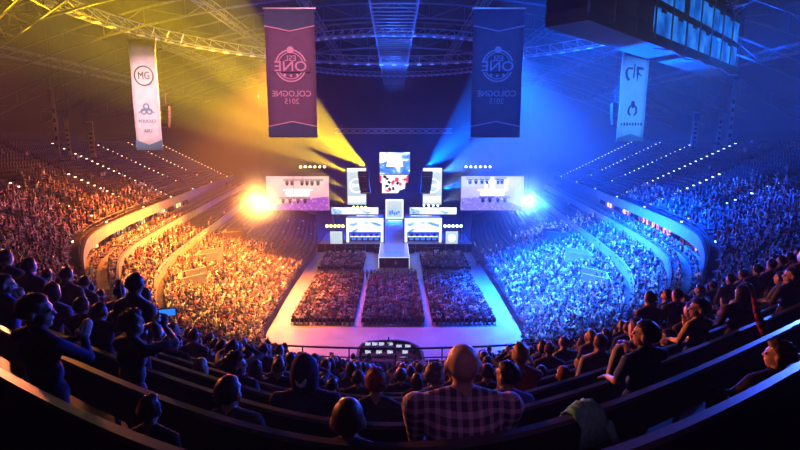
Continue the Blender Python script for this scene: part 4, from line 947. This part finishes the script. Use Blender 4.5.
# ------------------------------------------------------------------ the rest of the crowd: low figures in one mesh
def small_figure(arms):
    v = []; f = []; c = []
    def ringp(z, rx, ry, y, n=6): return [(rx*math.cos(2*PI*i/n), y+ry*math.sin(2*PI*i/n), z) for i in range(n)]
    def loft(rs, col):
        b = len(v); n = len(rs[0]); [v.extend(r) for r in rs]
        for q in range(len(rs)-1):
            for i in range(n):
                a0, a1, b0, b1 = b+q*n+i, b+q*n+(i+1) % n, b+(q+1)*n+i, b+(q+1)*n+(i+1) % n
                f.append((a0, a1, b1)); f.append((a0, b1, b0)); c.extend([col, col])
        for i in range(1, n-1): f.append((b+(len(rs)-1)*n, b+(len(rs)-1)*n+i, b+(len(rs)-1)*n+i+1)); c.append(col)
    loft([ringp(.35, .17, .13, 0), ringp(.65, .16, .11, 0), ringp(.95, .22, .11, .01), ringp(1.04, .07, .07, .02)], 0)
    loft([ringp(1.03, .05, .05, .02), ringp(1.1, .075, .085, .03), ringp(1.2, .08, .095, .03)], 1)
    loft([ringp(1.13, .083, .088, .0), ringp(1.22, .085, .10, .02), ringp(1.28, .05, .06, .02)], 2)
    loft([(-.2, .05, .42), (.2, .05, .42), (.2, .05, .56), (-.2, .05, .56)] and [[(-.2, .0, .42), (.2, .0, .42), (.2, .0, .56), (-.2, .0, .56)], [(-.18, .5, .42), (.18, .5, .42), (.18, .5, .55), (-.18, .5, .55)]], 3)
    def arm(a, b, col, w=.045):
        a = Vector(a); b = Vector(b); d = (b-a).normalized(); u = d.orthogonal().normalized()*w; w_ = d.cross(u)
        loft([[tuple(p+u), tuple(p+w_), tuple(p-u), tuple(p-w_)] for p in (a, b)], col)
    for s in (-1, 1):
        if arms == 0: arm((s*.22, 0, .95), (s*.25, .05, .7), 0); arm((s*.25, .05, .7), (s*.08, .28, .62), 1, .035)
        if arms == 1: arm((s*.22, 0, .95), (s*.3, .15, 1.1), 0); arm((s*.3, .15, 1.1), (s*.18, .15, 1.42), 1, .035)
        if arms == 2: arm((s*.22, 0, .95), (s*.26, .15, .8), 0); arm((s*.26, .15, .8), (s*.03, .35, .98), 1, .035)
    if arms == 3:
        arm((.22, 0, .95), (.2, .2, 1.15), 0)
    if arms in (3,):
        b = len(v); v.extend([(-.2, .25, 1.1), (.2, .25, 1.1), (.2, .22, 1.36), (-.2, .22, 1.36)]); f.extend([(b, b+1, b+2), (b, b+2, b+3)]); c.extend([4, 4])
    return np.array(v, float), np.array(f, int), np.array(c, int)
SF = [small_figure(a) for a in range(4)]
rng = np.random.default_rng(3)
spots = []   # x y z yaw
def occ_up(t, k): 
    t = abs(t)
    if t > 8.75: return 0.0
    if t > 8.0: return .8 if k < .3 else .03
    if t > 6.6: return .88 if k < .5 else (.3 if k < .6 else .03)
    if t > 5.2: return .93 if k < .72 else .12
    return .95 if k < .86 else .3
seats_empty = []
for j in range(2, 24):
    for s in (-1, 1):
        for t in arc_ts(lambda t: up(t, kback(j)), .05, 9.9, .56):
            t += 0
            q = seat_pos(s*t, j)
            if ((q-V(0, 0, 22)).length < near[-1][0]+.2 and (q.y < 2 or -120 < proj(q+V(0, 0, 1))[0] < 920)) or q.y < -2 or (q-V(0, 0, 22)).length < 6: continue
            if min(abs(t-a)*(up(a+.01, .5)-up(a-.01, .5)).length/.02 for a in AIS[:7]) < .8: continue
            if rng.random() < occ_up(t, kback(j)):
                if j <= 18 and any(jj == j and (q-c).length < .45 for _, _, jj, c in near): continue
                if any(jj == j and (q-pp).length < .5 for pp, tt, jj in named): continue
                spots.append((q.x+rng.uniform(-.2, .2), q.y+rng.uniform(-.2, .2), q.z+(.35 if rng.random() < .18 else 0), yaw_to(q)))
            else: seats_empty.append((q, s*t, j))
for j in range(0, NL):
    for s in (-1, 1):
        k_ = .01+(j+.45)/NL*.98
        if j == 4: continue
        lim = 8.9 if s > 0 else 8.45
        for t in arc_ts(lambda t: lo(t, k_), 1.0, 9.6, .52):
            q = lo(s*t, k_); z = zlow(j)
            if j >= 4 and any(abs(t-tt) < .10 and 6 < j < 12 for tt in (6.5, 7.6, 8.5)): continue
            if rng.random() < ((.75 if j < 4 else .97) if t < lim-(.5 if j > 15 else 0) else .02): spots.append((q.x+rng.uniform(-.22, .22), q.y+rng.uniform(-.22, .22), z+(.35 if rng.random() < .2 else 0), yaw_to(q, (0, 95))))
            elif t < 9.6: seats_empty.append((V3(q, z), None, None))
for f_, z in ((.14, 8.9), (.5, 8.9), (.84, 8.9)):
    for s in (-1, 1):
        for t in arc_ts(lambda t: lo(t, 0).lerp(up(t, .1), f_), 4.2, 8.6, .6):
            q = lo(s*t, 0).lerp(up(s*t, .1), f_)
            if rng.random() < (.85 if f_ < .8 else .5): spots.append((q.x, q.y, z+(.2 if rng.random() < .4 else 0), yaw_to(q)))
blocks = [(-12.4, -4.7, 57.6, 79), (-3.9, 3.7, 57.6, 79), (4.7, 12.6, 57.6, 79), (-12.9, -5.1, 82.6, 94), (4.9, 13.2, 82.6, 94)]
chairs = []
for (x0, x1, y0, y1) in blocks:
    y = y0
    while y < y1:
        x = x0+.2
        while x < x1:
            chairs.append((x, y))
            if rng.random() < .93: spots.append((x+rng.uniform(-.04, .04), y+.05, 0, rng.uniform(-.15, .15)))
            x += .55
        y += .95
cloth_pal = np.array(CLOTH+[(.8, .78, .75), (.75, .3, .25), (.6, .5, .4), (.85, .85, .85), (.3, .28, .3), (.55, .12, .1), (.85, .82, .8), (.8, .8, .8)])
VV = []; FF = []; CC = []; off = 0
for (x, y, z, ya) in spots:
    up_tier = z > 11
    kx = rng.choice(4, p=[.5, .12, .17, .21] if not up_tier else [.75, .05, .17, .03]); v, f, c = SF[kx]
    s = rng.uniform(.92, 1.1); a = ya+rng.uniform(-.3, .3); ca, sa = math.cos(a), math.sin(a)
    w = v*s; X = w[:, 0]*ca-w[:, 1]*sa+x; Y = w[:, 0]*sa+w[:, 1]*ca+y
    VV.append(np.stack([X, Y, w[:, 2]+z-(.0 if z > 0 else 0)], 1)); FF.append(f+off); off += len(v)
    cl = cloth_pal[rng.integers(len(cloth_pal))]; sk = np.array([(.5, .33, .26), (.38, .22, .16), (.45, .28, .21)][rng.integers(3)]); hr = np.array([(.02, .015, .012), (.05, .03, .02), (.3, .2, .1), (.03, .02, .02)][rng.integers(4)]); tr = np.array((.03, .03, .05))
    CC.append(np.stack([cl, sk, hr, tr, np.array((.85, .85, .82))])[c])
def big_mesh(name, VV, FF, CC=None):
    v = np.concatenate(VV); f = np.concatenate(FF); me = bpy.data.meshes.new(name); n = len(f); nv = f.shape[1]
    me.vertices.add(len(v)); me.vertices.foreach_set('co', v.astype(np.float32).ravel()); me.loops.add(n*nv); me.loops.foreach_set('vertex_index', f.astype(np.int32).ravel())
    me.polygons.add(n); me.polygons.foreach_set('loop_start', np.arange(0, n*nv, nv, dtype=np.int32)); me.polygons.foreach_set('loop_total', np.full(n, nv, dtype=np.int32))
    me.update(calc_edges=True)
    if CC is not None:
        c = np.concatenate(CC); a = me.attributes.new('dye', 'FLOAT_COLOR', 'FACE'); a.data.foreach_set('color', np.concatenate([c, np.ones((n, 1))], 1).astype(np.float32).ravel())
    me.validate(); return me
m, nt, b = nodes('crowd_clothing'); at_ = nt.nodes.new('ShaderNodeAttribute'); at_.attribute_name = 'dye'; nt.links.new(at_.outputs['Color'], b.inputs['Base Color']); b.inputs['Roughness'].default_value = .8
me = big_mesh('crowd', VV, FF, CC); me.materials.append(m); o = link(bpy.data.objects.new('spectator_crowd', me))
tag(o, 'thousands of tiny seated spectators filling the distant tiers and the floor blocks', 'crowd', None, 'stuff')
# seats: the nearest empty ones singly, the others as one mass
def seat_mb():
    mb = MB(); mb.box((0, -.02, .42), (.44, .40, .05)); mb.box((0, -.22, .66), (.44, .05, .44), rx=.12); mb.box((-.2, -.05, .2), (.04, .3, .40)); mb.box((.2, -.05, .2), (.04, .3, .40)); return mb
vis = [(q, t, j) for q, t, j in seats_empty if t is not None and -5 < proj(q+V(0, 0, .6))[0] < 805 and proj(q+V(0, 0, .6))[1] > 100 and q.y > 3]
vis.sort(key=lambda c: (c[0]-V(0, 0, 22)).length); ns = vis[:300]; ids = set(id(c) for c in ns)
sm = seat_mb().build('stadium_seat', M['seat']); first = True
for c in ns:
    q, t, j = c; o = sm if first else sm.copy()
    if not first: C.objects.link(o)
    first = False; o.location = q; o.rotation_euler = (0, 0, yaw_to(q)); nm = 'left' if q.x < 0 else 'right'
    tag(o, 'empty dark seat among the spectators of the %s upper tier' % nm, 'seat', 'empty seats of the %s upper tier' % nm)
rest = [c for c in seats_empty if id(c) not in ids]
b0 = seat_mb(); bv = np.array(b0.v); bf = np.array(b0.f); VV = []; FF = []; off = 0
for q, t, j in rest:
    a = yaw_to(q); ca, sa = math.cos(a), math.sin(a); VV.append(np.stack([bv[:, 0]*ca-bv[:, 1]*sa+q.x, bv[:, 0]*sa+bv[:, 1]*ca+q.y, bv[:, 2]+q.z], 1)); FF.append(bf+off); off += len(bv)
me = big_mesh('seats', VV, FF); me.materials.append(M['seat']); tag(link(bpy.data.objects.new('empty_seats', me)), 'dark empty seat rows high up and close to the stage', 'seats', None, 'stuff')
VV = []; FF = []; off = 0
for x, y in chairs: VV.append(bv+np.array([x, y, 0])); FF.append(bf+off); off += len(bv)
me = big_mesh('chairs', VV, FF); me.materials.append(M['black']); tag(link(bpy.data.objects.new('floor_chairs', me)), 'black chairs in blocks under the floor spectators', 'chairs', None, 'stuff')

# players, stage crew and single people on the floor
pl = protos[2]
def tiny(label, p, yaw, stand=False, group=None, top=None):
    global ST
    r = copy_tree(ST if stand else pl, None, label, group, p, yaw); r['label'] = label
    if group: r['group'] = group
    elif 'group' in r: del r['group']
    return r
me, hc, Hm = figure(True, 0, 'lap', 0, 0, 1.0, 'long', 1.0, 1.05, .02, 1500)
for m_ in (M['skin'], palette, M['trousers'], M['shoe'], M['eye'], M['lip']): me.materials.append(m_)
ST = thing('person', 'person standing on the floor right of the walkway end', 'person', (6.4, 83.5, 0)); link(bpy.data.objects.new('body', me), ST); h = hair_mesh('short', 1.05, 14, 9).build('hair', M['hair_dark'], ST, True); h.location = hc
for lab, x, y in (('person standing before the left corner of the walkway', -1.6, 83.7), ('person standing before the middle of the walkway', .3, 83.6), ('person standing in the right aisle beside the back floor block', 15.9-1.2, 86), ('person standing in the middle gap between the front floor blocks', -4.3, 77)):
    tiny(lab, (x, y, 0), R.uniform(-2, 2), True)
tiny('person standing at the far rim of the mixing position', (-.55, 49.0, .22), 0, True)
for s in (-1, 1):
    xc = at(365 if s < 0 else 423, 246, 98).x
    for q in range(5):
        r = tiny('player seated behind the desk in the %s booth' % ('left' if s < 0 else 'right'), (xc-2.3+1.15*q, 100.0, 1.87), PI, False, 'players in the %s booth' % ('left' if s < 0 else 'right'))
        r = copy_tree(proto, None, 'lit monitor on the player desk of the %s booth' % ('left' if s < 0 else 'right'), 'monitors on the %s player desk' % ('left' if s < 0 else 'right'), (xc-2.3+1.15*q, 98.95, 2.84), PI)

# ------------------------------------------------------------------ light
def spot(loc, tgt, e, col, deg=30, blend=.5, r=.3, name='stage_or_fill_spot'):  # serves the stage beams and also added fill without fixtures
    l = bpy.data.lights.new(name, 'SPOT'); l.energy = e; l.color = col; l.spot_size = math.radians(deg); l.spot_blend = blend; l.shadow_soft_size = r
    o = bpy.data.objects.new(name, l); C.objects.link(o); o.location = loc; o.rotation_euler = (Vector(tgt)-Vector(loc)).to_track_quat('-Z', 'Y').to_euler(); return o
def point(loc, e, col, r=.5):
    l = bpy.data.lights.new('lamp', 'POINT'); l.energy = e; l.color = col; l.shadow_soft_size = r; o = bpy.data.objects.new('lamp', l); C.objects.link(o); o.location = loc; return o  # all its points are added for glow, none is a separate fixture
YEL = (1, .62, .0); CY = (.0, .09, 1)
BE = 4800000
for (px, py, tx, ty, e, dg) in ((365, 166, 290, 98, 1.5, 11), (365, 166, 245, 100, 1.35, 12), (346, 172, 225, 118, .8, 10), (346, 189, 245, 135, .25, 8), (346, 203, 300, 178, .15, 8), (370, 187, 300, 120, .05, 8)):
    a = at(px, py, 96); b = at(tx, ty, 66); spot(a, b, BE*e, YEL, dg, .25, .2)
for (px, py, tx, ty, e, dg, col) in ((427, 166, 500, 85, .8, 15, CY), (427, 166, 540, 95, .9, 17, CY), (443, 172, 480, 156, .06, 10, (.5, .65, 1)), (443, 188, 480, 163, .06, 9, (.5, .65, 1)), (443, 203, 480, 180, .05, 9, (.5, .65, 1)), (443, 172, 570, 112, .6, 24, CY), (443, 189, 570, 150, .6, 16, CY)):
    a = at(px, py, 96); b = at(tx, ty, 66); spot(a, b, BE*e, col, dg, .25, .2)
# floodlights: each throws over its own half
spot(FL+V(0, -.4, 0), (-36, 50, 7), 110000, (1, .28, .03), 84, .5, .7); spot(FR+V(0, -.4, 0), (36, 50, 7), 110000, (.0, .08, 1), 84, .5, .7)
spot(FL+V(0, -.4, 0), (-2, 5, 21), 220000, (1, .10, .12), 15, .9, .7); spot(FR+V(0, -.4, 0), (2, 5, 21), 520000, (.03, .05, 1), 15, .9, .7)
spot((-30, 34, 27), (3, 5, 20), 60000, (1, .25, .10), 30, .9, .5); spot((30, 34, 27), (-2, 5, 20), 70000, (.04, .10, 1), 30, .9, .5)  # added side lamps without fixtures, rim light for the near figures
# washes on crowd and floor, unseen lamps set behind the big banners
for s, col, col2 in ((-1, (1, .20, .02), (1, .36, .06)), (1, (.0, .07, 1), (.03, .14, 1))):
    q = 1.0 if s < 0 else 3.2
    spot((s*14.5, 70, 34), (s*25, 66, 4), 620000*q, col, 74, .8, 1.0); spot((s*12.5, 60, 34), (s*24, 64, 4), 330000*q, col2, 58, .8, 1.0)
    spot((s*9.9, 43, 31), (s*21, 51, 4), 130000*q, col2, 46, .9, .8)
    spot((s*21, 102, 34), (s*36, 72, 13), 260000*q, col, 44, .9, 1.0)
    spot((s*20, 98, 31), (s*32, 38, 13), 130000*q, col if s > 0 else (.9, .16, .16), 36, .9, 1.0)
    spot((s*14, 68, 35), (s*44, 40, 17), 60000*q, (.02, .06, 1) if s > 0 else (.5, .08, .25), 44, .9, 1.0)
spot((-16, 80, 34), (-5, 60, 0), 130000, (1, .14, .5), 56, .9, 1.0); spot((17, 80, 34), (8, 64, 0), 190000, (.01, .07, 1), 50, .9, 1.0)
spot((17, 78, 34), (0, 97, 1), 90000, (.10, .22, 1), 34, .9, 1.0); spot((-12, 60, 34), (-12, 52, 0), 40000, (1, .30, .04), 38, .9, 1.0)
point((0, 106, 12), 30000, (.0, .06, 1), 1.5); point((-4, 104, 20), 9000, (.0, .06, 1), 1.5); point((8, 104, 20), 26000, (.0, .06, 1), 1.5)  # added unseen points that tint the haze blue behind the screens
# lamps under the roof
for (x, y, e, c) in ((0, 60, .7, (.02, .12, 1)), (0, 84, .9, (.03, .14, 1)), (0, 112, 1.3, (.03, .14, 1)), (18, 72, 1.2, (.0, .08, 1)), (34, 90, 1.6, (.0, .10, 1)), (36, 60, 1.2, (.0, .08, 1)), (-18, 72, .5, (.12, .08, 1)), (-30, 92, 1.0, (1, .55, .0)), (-38, 70, .8, (1, .55, .0)), (-40, 50, .3, (1, .5, .02)), (50, 74, 1.0, (0, .08, 1))):
    spot((x, y, 32), (x, y+.1, 45), 30000*e, c, 150, .8, .6)
spot((.4, -7, 28), (.75, 3.2, 20.3), 420, (.75, .25, 1), 9, .9, .2); spot((-.8, -7, 28), (-.75, 4.2, 19.9), 260, (.6, .4, 1), 8, .9, .2); point(FL+V(0, -.8, 0), 15000, (1, .42, .10), .6); point(FR+V(0, -.8, 0), 18000, (.08, .25, 1), .6)  # added: two fills from behind the camera, two points feeding the bloom
spot((-8, 12, 36), (-8.5, 42, 27), 34000, (1, .42, .62), 30, .9, .5); spot((9, 12, 36), (9, 42, 27), 32000, (.06, .2, 1), 30, .9, .5)  # added unseen fill on the two big banners
spot((-20, 22, 34), (-27, 55, 26), 90000, (1, .62, .68), 20, .9, .5); spot((16, 24, 26), (26, 55, 26), 70000, (.06, .3, 1), 20, .9, .5)  # added unseen fill on the two team banners
# haze
def haze(name, lab, dens, bm_, grad=None):
    m = bpy.data.materials.new(name); m.use_nodes = True; nt = m.node_tree; nt.nodes.clear()
    vo = nt.nodes.new('ShaderNodeVolumeScatter'); vo.inputs['Density'].default_value = dens; vo.inputs['Anisotropy'].default_value = .2; vo.inputs['Color'].default_value = (1, 1, 1, 1); ou = nt.nodes.new('ShaderNodeOutputMaterial'); nt.links.new(vo.outputs[0], ou.inputs['Volume'])
    if grad:
        tc = nt.nodes.new('ShaderNodeTexCoord'); gr = nt.nodes.new('ShaderNodeTexGradient'); gr.gradient_type = 'QUADRATIC_SPHERE'; mp = nt.nodes.new('ShaderNodeMapping'); mp.inputs['Scale'].default_value = (1/grad,)*3
        mu = nt.nodes.new('ShaderNodeMath'); mu.operation = 'MULTIPLY'; mu.inputs[1].default_value = dens
        nt.links.new(tc.outputs['Object'], mp.inputs['Vector']); nt.links.new(mp.outputs['Vector'], gr.inputs['Vector']); nt.links.new(gr.outputs['Fac'], mu.inputs[0]); nt.links.new(mu.outputs[0], vo.inputs['Density'])
    o = bm_.build(name, m); tag(o, lab, 'haze', None, 'stuff'); return o
mb = MB(); mb.box((0, 73, 24.5), (158, 176, 47)); haze('stage_haze', 'thin smoke haze filling the whole hall', .0008, mb)
for p, nm in ((FL, 'left orange'), (FR, 'right blue')):
    mb = MB(); mb.ell((0, 0, 0), (8, 8, 8), 24, 16); o = haze('bloom_puff', 'added haze ball for the bloom around the %s floodlight' % nm, .09, mb, 8.0); o.location = p+V(0, -.3, 0)  # denser haze added only to draw a bloom round each floodlight
w = bpy.data.worlds.new('hall_dark'); bpy.context.scene.world = w; w.use_nodes = True; w.node_tree.nodes['Background'].inputs[0].default_value = (.004, .004, .012, 1); w.node_tree.nodes['Background'].inputs[1].default_value = .3
sc = bpy.context.scene
sc.cycles.max_bounces = 4; sc.cycles.diffuse_bounces = 0; sc.cycles.glossy_bounces = 2; sc.cycles.volume_bounces = 0; sc.cycles.use_denoising = True; sc.cycles.sample_clamp_indirect = 5
vs_ = sc.view_settings; vs_.view_transform = 'Standard'; vs_.look = 'None'; vs_.exposure = 0.0; vs_.gamma = 1; vs_.use_curve_mapping = False
